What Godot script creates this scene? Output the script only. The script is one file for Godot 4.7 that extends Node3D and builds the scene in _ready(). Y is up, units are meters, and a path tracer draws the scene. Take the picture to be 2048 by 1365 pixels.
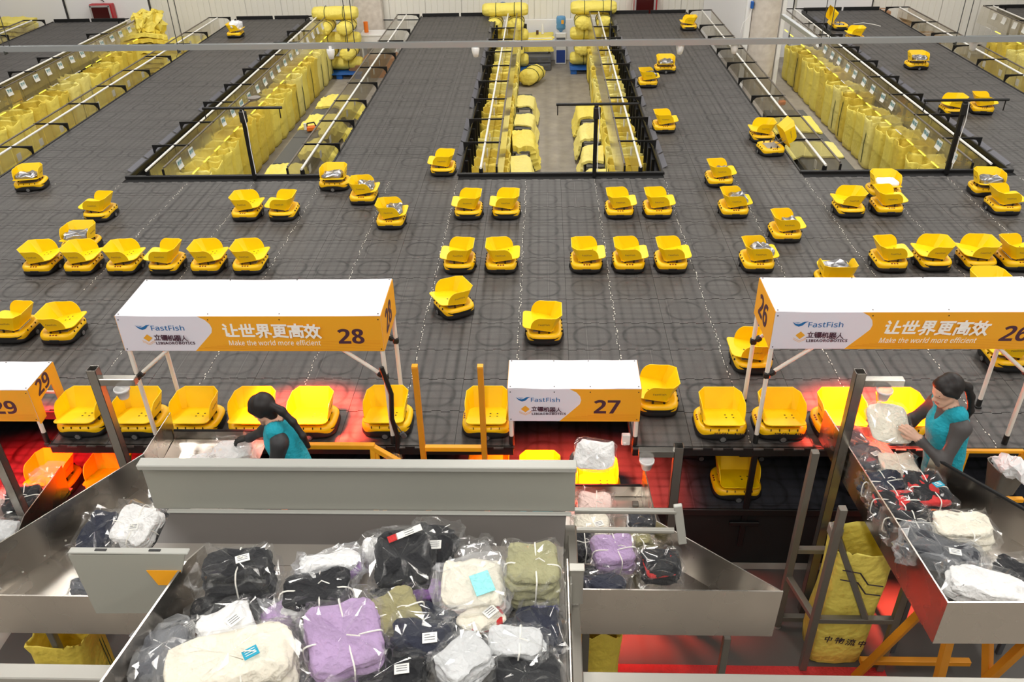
extends Node3D
# A parcel sorting hall: robots on a raised two-level platform, loading booths and clothing conveyors in front.
# Heights in the tables below are measured from the upper deck, which lies UP metres above the hall floor.
const UP := 1.4
var M := {}
var taken := {}
var mesh_store := {}
var rng := RandomNumberGenerator.new()
var fnl := FastNoiseLite.new()

class MB:
	var v := PackedVector3Array()
	var g := PackedInt32Array()
	var grp := 0xFFFFFFFF
	var nextg := 1
	func flat() -> MB:
		grp = 0xFFFFFFFF
		return self
	func smooth() -> MB:
		nextg = nextg * 2 if nextg < 0x1000000 else 1
		grp = nextg
		return self
	func tri(a: Vector3, b: Vector3, c: Vector3):
		v.push_back(a); v.push_back(c); v.push_back(b)
		g.push_back(grp)
	func quad(a: Vector3, b: Vector3, c: Vector3, d: Vector3):
		tri(a, b, c); tri(a, c, d)
	func settle(from: int) -> MB:
		var vol := 0.0
		var o := v[from] if from < v.size() else Vector3.ZERO
		for i in range(from, v.size(), 3):
			vol += (v[i] - o).dot((v[i + 2] - o).cross(v[i + 1] - o))
		if vol < 0.0:
			for i in range(from, v.size(), 3):
				var t := v[i + 1]
				v[i + 1] = v[i + 2]
				v[i + 2] = t
		return self
	func fan(r: PackedVector3Array, flip: bool, smoothcap := false):
		var keep := grp
		if not smoothcap:
			grp = 0xFFFFFFFF
		var c := Vector3.ZERO
		for p in r:
			c += p
		c /= r.size()
		for i in r.size():
			var a := r[i]
			var b := r[(i + 1) % r.size()]
			if flip:
				tri(c, b, a)
			else:
				tri(c, a, b)
		grp = keep
	func loft(rings: Array, cap0 := true, cap1 := true, closed := true, smoothcap := false) -> MB:
		var from := v.size()
		for j in rings.size() - 1:
			var a: PackedVector3Array = rings[j]
			var b: PackedVector3Array = rings[j + 1]
			var n := a.size()
			for i in (n if closed else n - 1):
				var k := (i + 1) % n
				quad(a[i], a[k], b[k], b[i])
		if cap0:
			fan(rings[0], true, smoothcap)
		if cap1:
			fan(rings[-1], false, smoothcap)
		if closed:
			settle(from)
		return self
	func box(c: Vector3, s: Vector3, bev := 0.0, b := Basis.IDENTITY) -> MB:
		var from := v.size()
		var keep := grp
		grp = 0xFFFFFFFF
		var h := s / 2.0
		if bev <= 0.0:
			var p := []
			for i in 8:
				p.append(c + b * Vector3(h.x if i & 1 else -h.x, h.y if i & 2 else -h.y, h.z if i & 4 else -h.z))
			for f in [[0, 2, 3, 1], [4, 5, 7, 6], [0, 1, 5, 4], [2, 6, 7, 3], [0, 4, 6, 2], [1, 3, 7, 5]]:
				quad(p[f[0]], p[f[1]], p[f[2]], p[f[3]])
		else:
			bev = minf(bev, minf(h.x, minf(h.y, h.z)) * 0.9)
			var q := func(sx: int, sy: int, sz: int, ax: int) -> Vector3:
				var o := Vector3(sx * h.x, sy * h.y, sz * h.z)
				for k in 3:
					if k != ax:
						o[k] -= signf(o[k]) * bev
				return c + b * o
			for ax in 3:
				var u := (ax + 1) % 3
				var w := (ax + 2) % 3
				for s1 in [-1, 1]:
					var r := []
					for e in [[-1, -1], [1, -1], [1, 1], [-1, 1]]:
						var d := [0, 0, 0]
						d[ax] = s1; d[u] = e[0]; d[w] = e[1]
						r.append(q.call(d[0], d[1], d[2], ax))
					if s1 > 0:
						quad(r[0], r[1], r[2], r[3])
					else:
						quad(r[3], r[2], r[1], r[0])
			for ax in 3:
				var u := (ax + 1) % 3
				var w := (ax + 2) % 3
				for s1 in [-1, 1]:
					for s2 in [-1, 1]:
						var r := []
						for e in [[u, -1], [u, 1], [w, 1], [w, -1]]:
							var d := [0, 0, 0]
							d[ax] = e[1]; d[u] = s1; d[w] = s2
							r.append(q.call(d[0], d[1], d[2], e[0]))
						if s1 * s2 < 0:
							r.reverse()
						quad(r[0], r[1], r[2], r[3])
			for i in 8:
				var d := [1 if i & 1 else -1, 1 if i & 2 else -1, 1 if i & 4 else -1]
				var r := []
				for ax in 3:
					r.append(q.call(d[0], d[1], d[2], ax))
				if d[0] * d[1] * d[2] > 0:
					tri(r[0], r[1], r[2])
				else:
					tri(r[0], r[2], r[1])
		grp = keep
		return self
	func tube(pts: Array, r: float, n := 8, caps := true, r1 := -1.0, turn := 0.0) -> MB:
		var rings := []
		var up := Vector3.UP
		for j in pts.size():
			var a: Vector3 = pts[maxi(j - 1, 0)]
			var b: Vector3 = pts[mini(j + 1, pts.size() - 1)]
			var t := (b - a).normalized()
			if absf(t.dot(up)) > 0.97:
				up = Vector3.RIGHT if absf(t.x) < 0.9 else Vector3.BACK
			var x := up.cross(t).normalized()
			var y := t.cross(x)
			up = y
			var ring := PackedVector3Array()
			var rr := r if r1 < 0.0 else lerpf(r, r1, float(j) / (pts.size() - 1))
			for i in n:
				var an := TAU * i / n + turn
				ring.push_back(pts[j] + (x * cos(an) + y * sin(an)) * rr)
			rings.append(ring)
		if n > 5:
			smooth()
		else:
			flat()
		loft(rings, caps, caps)
		return self
	# a bar of square section between two points
	func bar(a: Vector3, b: Vector3, w: float, hh := -1.0) -> MB:
		var t := (b - a)
		var z := t.normalized()
		var up := Vector3.UP if absf(z.y) < 0.97 else Vector3.BACK
		var x := up.cross(z).normalized()
		var y := z.cross(x)
		box((a + b) / 2.0, Vector3(w, hh if hh > 0.0 else w, t.length()), minf(w * 0.12, 0.004), Basis(x, y, z))
		return self
	# a flat outline (in x, y) given thickness along z, then placed by xf
	func prism(poly: PackedVector2Array, depth: float, xf := Transform3D.IDENTITY, sides := true) -> MB:
		var from := v.size()
		var keep := grp
		grp = 0xFFFFFFFF
		var ix := Geometry2D.triangulate_polygon(poly)
		for i in range(0, ix.size(), 3):
			var t := []
			for k in 3:
				t.append(poly[ix[i + k]])
			if (t[1] - t[0]).cross(t[2] - t[0]) < 0.0:
				t.reverse()
			tri(xf * Vector3(t[0].x, t[0].y, depth / 2), xf * Vector3(t[1].x, t[1].y, depth / 2), xf * Vector3(t[2].x, t[2].y, depth / 2))
			if sides:
				tri(xf * Vector3(t[2].x, t[2].y, -depth / 2), xf * Vector3(t[1].x, t[1].y, -depth / 2), xf * Vector3(t[0].x, t[0].y, -depth / 2))
		if sides:
			var cw := Geometry2D.is_polygon_clockwise(poly)
			for i in poly.size():
				var a := poly[i]
				var b := poly[(i + 1) % poly.size()]
				if not cw:
					var s := a
					a = b
					b = s
				quad(xf * Vector3(b.x, b.y, -depth / 2), xf * Vector3(b.x, b.y, depth / 2), xf * Vector3(a.x, a.y, depth / 2), xf * Vector3(a.x, a.y, -depth / 2))
			settle(from)
		grp = keep
		return self
	func mesh() -> ArrayMesh:
		var st := SurfaceTool.new()
		st.begin(Mesh.PRIMITIVE_TRIANGLES)
		var last := -7
		for i in g.size():
			if g[i] != last:
				st.set_smooth_group(g[i])
				last = g[i]
			st.add_vertex(v[i * 3]); st.add_vertex(v[i * 3 + 1]); st.add_vertex(v[i * 3 + 2])
		st.generate_normals()
		return st.commit()

func numbered(n: String) -> String:
	var k: int = taken.get(n, 0)
	taken[n] = k + 1
	return n if k == 0 else "%s_%03d" % [n, k]

func tag(o: Node, label: String, category: String, group := "", kind := ""):
	o.set_meta("label", label)
	if category:
		o.set_meta("category", category)
	if group:
		o.set_meta("group", group)
	if kind:
		o.set_meta("kind", kind)
	return o

func P(x: float, y: float, z: float) -> Vector3:
	return Vector3(x, y + UP, z)

func thing(called: String, label: String, category: String, at := Vector3.ZERO, turn := 0.0, group := "", kind := "") -> Node3D:
	var o := Node3D.new()
	o.name = numbered(called)
	add_child(o)
	o.position = at
	o.rotation.y = turn
	tag(o, label, category, group, kind)
	return o

func part(called: String, mb, m: String, parent: Node) -> MeshInstance3D:
	var o := MeshInstance3D.new()
	o.name = called
	o.mesh = mb.mesh() if mb is MB else mb
	o.material_override = M[m]
	parent.add_child(o, true)
	return o

# one top-level thing that is one mesh
func single(called: String, mb, m: String, label: String, category: String, at := Vector3.ZERO, turn := 0.0, group := "", kind := "") -> MeshInstance3D:
	var o := part(numbered(called), mb, m, self)
	o.position = at
	o.rotation.y = turn
	tag(o, label, category, group, kind)
	return o

func again(src: Node3D, at: Vector3, turn: float, label: String, group := "") -> Node3D:
	var base := str(src.get_meta("base")) if src.has_meta("base") else str(src.name)
	var r: Node3D = src.duplicate()
	r.name = numbered(base)
	add_child(r)
	r.position = at
	r.rotation.y = turn
	r.set_meta("label", label)
	if group:
		r.set_meta("group", group)
	return r

func mk(called: String, c: Color, rough := 0.6, metal := 0.0) -> StandardMaterial3D:
	var m := StandardMaterial3D.new()
	m.resource_name = called
	m.albedo_color = c
	m.roughness = rough
	m.metallic = metal
	M[called] = m
	return m

func rgb(r: int, g: int, b: int) -> Color:
	return Color(r / 255.0, g / 255.0, b / 255.0)

func noise_tex(freq: float, a: Color, b: Color, seed_: int, size := 256, octaves := 4, normal := false, bump := 4.0) -> NoiseTexture2D:
	var n := FastNoiseLite.new()
	n.seed = seed_
	n.frequency = freq
	n.fractal_octaves = octaves
	var t := NoiseTexture2D.new()
	t.noise = n
	t.width = size
	t.height = size
	t.seamless = true
	if normal:
		t.as_normal_map = true
		t.bump_strength = bump
	else:
		var gr := Gradient.new()
		gr.set_color(0, a)
		gr.set_color(1, b)
		t.color_ramp = gr
	return t

func grain(m: StandardMaterial3D, freq: float, a: Color, b: Color, scale: float, seed_: int, world := true, size := 256):
	m.albedo_texture = noise_tex(freq, a, b, seed_, size)
	m.albedo_color = Color.WHITE
	m.uv1_triplanar = true
	m.uv1_world_triplanar = world
	m.uv1_scale = Vector3.ONE * scale
	return m

func glass(called: String, c: Color, alpha: float, rough := 0.1) -> StandardMaterial3D:
	var m := mk(called, Color(c.r, c.g, c.b, alpha), rough)
	m.transparency = BaseMaterial3D.TRANSPARENCY_ALPHA
	return m

func glow(called: String, c: Color, e: float) -> StandardMaterial3D:
	var m := mk(called, c)
	m.emission_enabled = true
	m.emission = c
	m.emission_energy_multiplier = e
	return m

func h01(i: int, j := 0, k := 0) -> float:
	var x: int = (i * 73856093) ^ (j * 19349663) ^ (k * 83492791)
	x = (x ^ (x >> 13)) * 1274126177 & 0x7fffffff
	x = (x ^ (x >> 16)) & 0xffff
	return x / 65535.0

# wheel marks worn into the rubber mats: eight by eight cells, lines where wheels and casters run, rings where robots turn
func track_texture() -> ImageTexture:
	var n := 1024
	var cell := 128
	var data := PackedByteArray()
	data.resize(n * n * 3)
	var nz := FastNoiseLite.new()
	nz.seed = 5
	nz.frequency = 0.012
	nz.fractal_octaves = 4
	var nz2 := FastNoiseLite.new()
	nz2.seed = 9
	nz2.frequency = 0.22
	var offs := [-0.33, -0.115, 0.115, 0.33]
	var lx := PackedFloat32Array()
	for p in cell:
		var u := (p + 0.5) / cell - 0.5
		var s := 0.0
		for o in offs:
			var w := 0.042 if absf(o) > 0.2 else 0.03
			s = maxf(s, exp(-pow((u - o) / w, 2.0)) * (1.0 if absf(o) > 0.2 else 0.75))
		lx.push_back(s)
	for y in n:
		var cy := y / cell
		var py := y % cell
		var v := (py + 0.5) / cell - 0.5
		for x in n:
			var cx := x / cell
			var px := x % cell
			var u := (px + 0.5) / cell - 0.5
			var d := lx[px] * (0.45 + 0.5 * h01(cx, 3)) * (0.7 + 0.3 * h01(cx, cy, 1)) + lx[py] * (0.25 + 0.55 * h01(7, cy)) * (0.6 + 0.4 * h01(cx, cy, 2))
			var turn := h01(cx, cy, 5)
			if turn > 0.3:
				var rr := sqrt(u * u + v * v)
				d += exp(-pow((rr - 0.375) / 0.026, 2.0)) * (0.2 + 0.6 * turn)
			var big := nz.get_noise_2d(x, y)
			d *= 0.85 + 1.0 * big
			var base := 0.315 + 0.045 * big + 0.03 * nz2.get_noise_2d(x, y)
			var k := base * (1.0 - clampf(d, 0.0, 1.2) * 0.48)
			if h01(cx, cy, 9) > 0.8:
				k += 0.13 * exp(-pow((u - offs[int(h01(cx, 4) * 3.99)]) / 0.008, 2.0))
			if h01(cx, cy, 12) > 0.84:
				k += 0.13 * exp(-pow((v - offs[int(h01(cy, 5) * 3.99)]) / 0.008, 2.0))
			var at := (y * n + x) * 3
			data[at] = int(clampf(k * 1.0, 0, 1) * 255)
			data[at + 1] = int(clampf(k * 0.965, 0, 1) * 255)
			data[at + 2] = int(clampf(k * 0.95, 0, 1) * 255)
	return ImageTexture.create_from_image(Image.create_from_data(n, n, false, Image.FORMAT_RGB8, data))

func materials():
	mk("yellow_shell", rgb(250, 198, 0), 0.38)
	mk("yellow_tray", rgb(253, 208, 0), 0.42)
	mk("black_plastic", rgb(22, 22, 24), 0.5)
	mk("black_metal", rgb(18, 18, 20), 0.45, 0.2)
	mk("rubber", rgb(20, 20, 22), 0.8)
	mk("hub", rgb(150, 150, 150), 0.35, 0.7)
	mk("logo_brown", rgb(150, 120, 60), 0.7)
	mk("ink_dark", rgb(50, 38, 50), 0.7)
	mk("red_port", rgb(120, 20, 12), 0.4)
	mk("silver_plate", rgb(160, 155, 148), 0.35, 0.6)
	var mat := mk("mat", Color.WHITE, 0.55)
	mat.albedo_texture = track_texture()
	mat.uv1_triplanar = true
	mat.uv1_world_triplanar = true
	mat.uv1_scale = Vector3(0.25, 0.25, 1.0 / 4.08)
	mat.uv1_offset = Vector3(0, 0, 11.103 / 4.08)
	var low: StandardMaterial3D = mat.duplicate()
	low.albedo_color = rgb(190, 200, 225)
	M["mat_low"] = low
	mk("mat_gap", rgb(6, 6, 7), 0.9)
	mk("shade_grey", rgb(84, 80, 77), 0.6)  # dark grey that paints the shaded concrete under the chutes
	mk("fleck", rgb(215, 212, 200), 0.6)
	mk("deck_edge", rgb(16, 16, 18), 0.5)
	mk("flap", rgb(92, 92, 100), 0.5, 0.2)
	grain(mk("concrete", Color.WHITE, 0.6), 0.02, rgb(142, 136, 129), rgb(168, 160, 150), 0.5, 3)
	mk("wall_white", rgb(232, 229, 220), 0.7)
	mk("wall_board", rgb(236, 235, 236), 0.7)
	mk("ceiling_grey", rgb(92, 94, 98), 0.8)
	mk("seam_dark", rgb(60, 58, 58), 0.8)
	grain(mk("plaster", Color.WHITE, 0.85), 0.03, rgb(196, 186, 176), rgb(222, 214, 204), 0.6, 11)
	mk("white_tube", rgb(240, 238, 232), 0.3)
	mk("grey_tube", rgb(120, 112, 104), 0.4, 0.4)
	glass("acrylic", rgb(196, 180, 130), 0.13, 0.12)
	mk("paper", rgb(232, 232, 228), 0.8)
	mk("teal_ink", rgb(20, 130, 140), 0.7)
	glow("led_yellow", Color(1.0, 0.93, 0.25), 2.6)
	glow("led_red", Color(1.0, 0.05, 0.03), 4.0)
	glow("lamp_white", Color(1.0, 0.98, 0.94), 6.0)
	var sack := mk("sack", rgb(242, 224, 104), 0.55)
	sack.normal_enabled = true
	sack.normal_texture = noise_tex(0.03, Color.BLACK, Color.WHITE, 21, 256, 3, true, 6.0)
	sack.normal_scale = 0.6
	sack.uv1_triplanar = true
	sack.uv1_scale = Vector3.ONE * 1.4
	var sack2: StandardMaterial3D = sack.duplicate()
	sack2.albedo_color = rgb(230, 205, 80)
	M["sack_deep"] = sack2
	var sack3: StandardMaterial3D = sack.duplicate()
	sack3.albedo_color = rgb(240, 227, 134)
	M["sack_pale"] = sack3
	mk("strap_dark", rgb(58, 70, 40), 0.8)
	mk("hem_green", rgb(96, 140, 96), 0.8)
	mk("bench_grey", rgb(88, 88, 86), 0.6)
	mk("blue_plastic", rgb(24, 92, 176), 0.5)
	mk("pallet_grey", rgb(92, 94, 100), 0.6)
	mk("carton", rgb(168, 126, 92), 0.8)
	mk("white_gloss", rgb(240, 240, 240), 0.25)
	mk("panel_white", rgb(228, 224, 236), 0.45)
	mk("panel_roof", rgb(222, 219, 226), 0.5)
	mk("panel_orange", rgb(243, 170, 34), 0.45)
	mk("panel_orange_line", rgb(228, 146, 20), 0.45)
	mk("ink_purple", rgb(74, 40, 58), 0.6)
	mk("ink_white", rgb(250, 246, 240), 0.6)
	mk("ink_blue", rgb(20, 104, 168), 0.6)
	mk("ink_gold", rgb(236, 168, 44), 0.6)
	mk("leg_white", rgb(232, 226, 216), 0.45)
	mk("clamp", rgb(26, 26, 26), 0.5)
	mk("yellow_steel", rgb(245, 168, 20), 0.45)
	mk("orange_steel", rgb(214, 140, 24), 0.5)
	mk("panel_grey", rgb(158, 158, 149), 0.5, 0.1)
	mk("panel_lip", rgb(172, 172, 166), 0.45, 0.1)
	var belt := mk("belt", rgb(138, 131, 123), 0.5)
	belt.metallic_specular = 0.4
	mk("apron_dark", rgb(96, 91, 88), 0.4)
	mk("apron_mid", rgb(134, 128, 121), 0.4)
	var steel := mk("steel", rgb(196, 190, 182), 0.36, 1.0)
	steel.roughness_texture = noise_tex(0.01, Color(0.5, 0.5, 0.5), Color(1, 1, 1), 31, 256, 3)
	steel.uv1_triplanar = true
	steel.uv1_world_triplanar = true
	steel.uv1_scale = Vector3(0.7, 0.7, 0.7)
	mk("steel_post", rgb(150, 146, 140), 0.25, 0.85)
	mk("alu", rgb(166, 164, 157), 0.4, 0.5)
	mk("frame_grey", rgb(122, 118, 110), 0.45, 0.5)
	mk("black_skirt", rgb(8, 8, 9), 0.8)
	mk("step_metal", rgb(92, 92, 96), 0.5, 0.4)
	glass("cup", rgb(245, 245, 245), 0.75, 0.2)
	var wr := glass("wrap", rgb(235, 238, 240), 0.02, 0.09)
	wr.metallic_specular = 0.85
	var wr2 := glass("wrap_milky", rgb(235, 238, 242), 0.12, 0.1)
	wr2.metallic_specular = 0.8
	mk("string", rgb(236, 234, 226), 0.6)
	mk("mailer", rgb(150, 150, 154), 0.3, 0.8)
	mk("mailer_dark", rgb(104, 104, 110), 0.25, 0.7)
	mk("white_bag", rgb(236, 236, 238), 0.35)
	mk("strut", rgb(176, 180, 182), 0.35, 0.6)
	mk("wire", rgb(70, 72, 70), 0.5, 0.3)
	mk("red_cabinet", rgb(176, 40, 48), 0.45)
	mk("cabinet_frame", rgb(196, 190, 190), 0.4, 0.4)
	mk("cabinet_dark", rgb(70, 20, 20), 0.25)
	glass("bottle_blue", rgb(90, 160, 214), 0.75, 0.15)
	mk("dispenser_blue", rgb(40, 70, 150), 0.4)
	mk("orange_plastic", rgb(236, 120, 30), 0.5)
	mk("skin", rgb(226, 172, 142), 0.5)
	mk("hair", rgb(22, 15, 15), 0.55)
	mk("cable", rgb(16, 16, 16), 0.5)
	mk("tape", rgb(214, 36, 44), 0.3)

func cloth_materials():
	var list := {"cloth_black": [30, 31, 35], "cloth_navy": [38, 42, 58], "cloth_grey": [96, 98, 104], "cloth_dark": [52, 54, 60], "cloth_lilac": [176, 150, 190], "cloth_cream": [236, 230, 214],
		"cloth_white": [238, 238, 238], "cloth_khaki": [160, 158, 122], "cloth_olive": [150, 144, 104], "cloth_brown": [92, 68, 54], "cloth_pink": [240, 214, 206], "cloth_red": [200, 50, 50],
		"cloth_silver": [204, 206, 208], "cloth_purple": [160, 110, 190], "cloth_blue": [52, 58, 130], "teal_tag": [40, 160, 190], "mint": [150, 224, 228], "vest_cyan": [22, 158, 178],
		"knit": [84, 82, 80], "pants": [30, 30, 36], "white_tee": [226, 226, 222]}
	var weave := noise_tex(0.018, Color.BLACK, Color.WHITE, 61, 256, 3, true, 10.0)
	(weave.noise as FastNoiseLite).fractal_type = FastNoiseLite.FRACTAL_RIDGED
	for c in list:
		var m := mk(c, rgb(list[c][0], list[c][1], list[c][2]), 0.85)
		m.normal_enabled = true
		m.normal_texture = weave
		m.normal_scale = 0.7
		m.uv1_triplanar = true
		m.uv1_scale = Vector3.ONE * 2.6
		m.rim_enabled = true
		m.rim = 0.25
		m.rim_tint = 0.6

func _ready():
	var cam := Camera3D.new()
	cam.name = "camera"
	add_child(cam)
	cam.transform = Transform3D(Basis(Vector3(0.999271276, -0.020600367, -0.03213319), Vector3(0.000324065, 0.84640184, -0.532544665), Vector3(0.038168207, 0.532146174, 0.845791722)), P(0.258776, 4.520513, 0.0))
	cam.fov = rad_to_deg(2.0 * atan(682.5 / 1679.0379))
	cam.near = 0.05
	cam.far = 200.0
	cam.current = true
	var we := WorldEnvironment.new()
	we.name = "environment"
	var e := Environment.new()
	e.background_mode = Environment.BG_COLOR
	e.background_color = Color(0.02, 0.02, 0.02)
	e.tonemap_mode = Environment.TONE_MAPPER_LINEAR
	e.tonemap_exposure = 1.0
	e.sdfgi_enabled = true
	e.ssao_enabled = true
	e.ssil_enabled = true
	we.environment = e
	add_child(we)
	materials()
	cloth_materials()
	# ceiling lamps: long panels running front to back, each with its light just below the glowing face
	for i in 5:
		for j in 3:
			ceiling_lamp(-12.0 + 6.0 * i, -18.5 + 9.5 * j)
	hall()
	platform()
	for r in RACKS:
		rack(r)
	sack_rows()
	robots()
	booths()
	station_steps()
	conveyor()
	chutes()
	posts_and_frames()
	clothing()
	aisle_goods()
	back_wall_things()
	overhead()
	people()

const LAMP_ENERGY := 26.5

func ceiling_lamp(x: float, z: float):
	var t := thing("ceiling_lamp", "long white ceiling panel lamp %s, %s bay from the back wall" % [["over the heap aisle", "over the round antenna aisle", "over the dispenser aisle", "over the pillar aisle", "over the carton aisle"][int((x + 12.0) / 6.0)], ["first", "second", "third"][int((z + 18.5) / 9.5)]], "lamp", P(x, 6.3, z), 0.0, "ceiling lamps")
	part("housing", MB.new().box(Vector3(0, 0.06, 0), Vector3(0.5, 0.1, 6.1), 0.02), "white_gloss", t)
	part("diffuser", MB.new().box(Vector3(0, 0, 0), Vector3(0.4, 0.02, 6.0)), "lamp_white", t)
	var l := AreaLight3D.new()
	l.name = "lamp_light"
	l.area_size = Vector2(0.4, 6.0)
	l.light_energy = LAMP_ENERGY
	l.light_color = Color(1.0, 0.985, 0.96)
	l.area_range = 40.0
	l.shadow_enabled = true
	l.rotation = Vector3(-PI / 2, 0, 0)
	l.position = Vector3(0, -0.02, 0)
	t.add_child(l)

func structure(called: String, mb, m: String, label: String, at := Vector3.ZERO) -> MeshInstance3D:
	return single(called, mb, m, label, called.get_slice("_", 0), at, 0.0, "", "structure")

func hall():
	structure("floor", MB.new().box(Vector3(0, -0.1, -8), Vector3(40, 0.2, 36)), "concrete", "worn grey brown concrete floor of the sorting hall")
	structure("ceiling", MB.new().box(Vector3(0, 8.2, -8), Vector3(40, 0.2, 36)), "ceiling_grey", "grey sheet ceiling of the hall")
	structure("wall_left", MB.new().box(Vector3(-20.1, 4, -8), Vector3(0.2, 8.4, 36)), "wall_white", "white side wall beyond the sack heap aisle")
	structure("wall_right", MB.new().box(Vector3(20.1, 4, -8), Vector3(0.2, 8.4, 36)), "wall_white", "white side wall beyond the carton aisle")
	structure("wall_front", MB.new().box(Vector3(0, 4, 10.1), Vector3(40, 8.4, 0.2)), "wall_white", "white wall behind the conveyors")
	var w := structure("wall_back", MB.new().box(Vector3(0, 4, -24.55), Vector3(40, 8.4, 0.3)), "wall_white", "white ribbed sheet wall at the far end of the sorting aisles")
	# ribbed sheets, one metre wide
	var mb := MB.new()
	var prof := []
	for k in 6:
		var x := k / 6.0
		prof.append_array([Vector2(x + 0.004, 0.02), Vector2(x + 0.15, 0.02), Vector2(x + 0.156, 0.006), Vector2(x + 0.1627, 0.006)])
	for k in prof.size() - 1:
		mb.quad(Vector3(prof[k].x, 0, prof[k].y), Vector3(prof[k + 1].x, 0, prof[k + 1].y), Vector3(prof[k + 1].x, 8.0, prof[k + 1].y), Vector3(prof[k].x, 8.0, prof[k].y))
	var sheet := mb.mesh()
	for k in 36:
		var s := part("wall_sheet", sheet, "wall_white", w)
		s.position = Vector3(-18 + k, 0, -24.4)
	# smooth white boards with dark joints
	for b in [[-15.4, 2.3], [-13.0, 2.3], [4.6, 2.4], [7.1, 2.0]]:
		var bd := part("wall_board", MB.new().box(Vector3(b[0] + b[1] / 2, 4.0, -24.34), Vector3(b[1], 8.0, 0.06), 0.005), "wall_board", w)
		part("board_joint", MB.new().box(Vector3(b[0] + b[1] + 0.02, 4.0, -24.35), Vector3(0.035, 8.0, 0.05)), "seam_dark", bd)
	part("low_wainscot", MB.new().box(Vector3(0.6, 0.55, -24.33), Vector3(5.0, 1.1, 0.06), 0.01), "wall_board", w)
	part("wall_pier", MB.new().box(Vector3(-4.55, 4.0, -24.25), Vector3(0.75, 8.0, 0.26), 0.02), "plaster", w)
	part("conduit", MB.new().tube([Vector3(-7.6, 1.16, -24.3), Vector3(-5.5, 1.17, -24.26), Vector3(-3.2, 1.15, -24.26), Vector3(-0.9, 1.16, -24.29)], 0.018, 6), "wire", w)
	var mk1 := MB.new().smooth()
	var rings := []
	for y in [0.0, 3.0, 8.1]:
		var r := PackedVector3Array()
		for i in 20:
			r.push_back(Vector3(cos(TAU * i / 20) * 0.33, y, -sin(TAU * i / 20) * 0.33))
		rings.append(r)
	mk1.loft(rings)
	var col := structure("column", mk1, "plaster", "stout round concrete column rising through the aisle beside the tipped robot", Vector3(5.38, 0, -20.65))
	part("pipe_duct", MB.new().box(Vector3(-0.4, 4.05, 0.02), Vector3(0.13, 8.1, 0.13), 0.015), "white_gloss", col)
	part("pipe_duct", MB.new().box(Vector3(0.4, 4.05, 0.02), Vector3(0.1, 8.1, 0.12), 0.015), "white_gloss", col)
	part("junction_box", MB.new().box(Vector3(-0.36, 2.1, 0.12), Vector3(0.06, 0.16, 0.08), 0.01), "blue_plastic", col)
	part("cable", MB.new().tube([Vector3(-0.36, 2.02, 0.15), Vector3(-0.4, 1.85, 0.16), Vector3(-0.52, 1.72, 0.16), Vector3(-0.56, 1.5, 0.15)], 0.008, 5), "white_gloss", col)

const AISLES := [-16.0, -11.0, -6.0, -1.0, 4.0, 9.0]
const Z_EDGE := -5.53
const Z_FRONT := -11.78
const Z_BACK := -23.4

func open_cell(xc: float, zc: float) -> bool:
	if zc > -6.0 and (absf(xc - 0.5) < 0.5 or absf(xc + 4.5) < 0.5):
		return true
	if zc < -11.7:
		for a in AISLES:
			if xc > a and xc < a + 3.0:
				return true
	return false

func tile_outline() -> PackedVector2Array:
	var r := PackedVector2Array()
	var g := 0.0045
	var gs := 0.0016
	var tooth := func(x: float) -> float:
		return 0.007 if fposmod(x * 6.0, 2.0) < 1.0 else -0.007
	var front := []
	for k in 3:
		var a := k / 3.0
		front.append_array([[a, 0.009], [a + 1.0 / 6, 0.009], [a + 1.0 / 6, -0.009], [a + 1.0 / 3, -0.009]])
	for f in front:
		r.push_back(Vector2(clampf(f[0] * 0.5, gs, 0.5 - gs), f[1] + g))
	front.reverse()
	for f in front:
		r.push_back(Vector2(clampf(f[0] * 0.5, gs, 0.5 - gs), 0.51 + f[1] - g))
	return r

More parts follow.
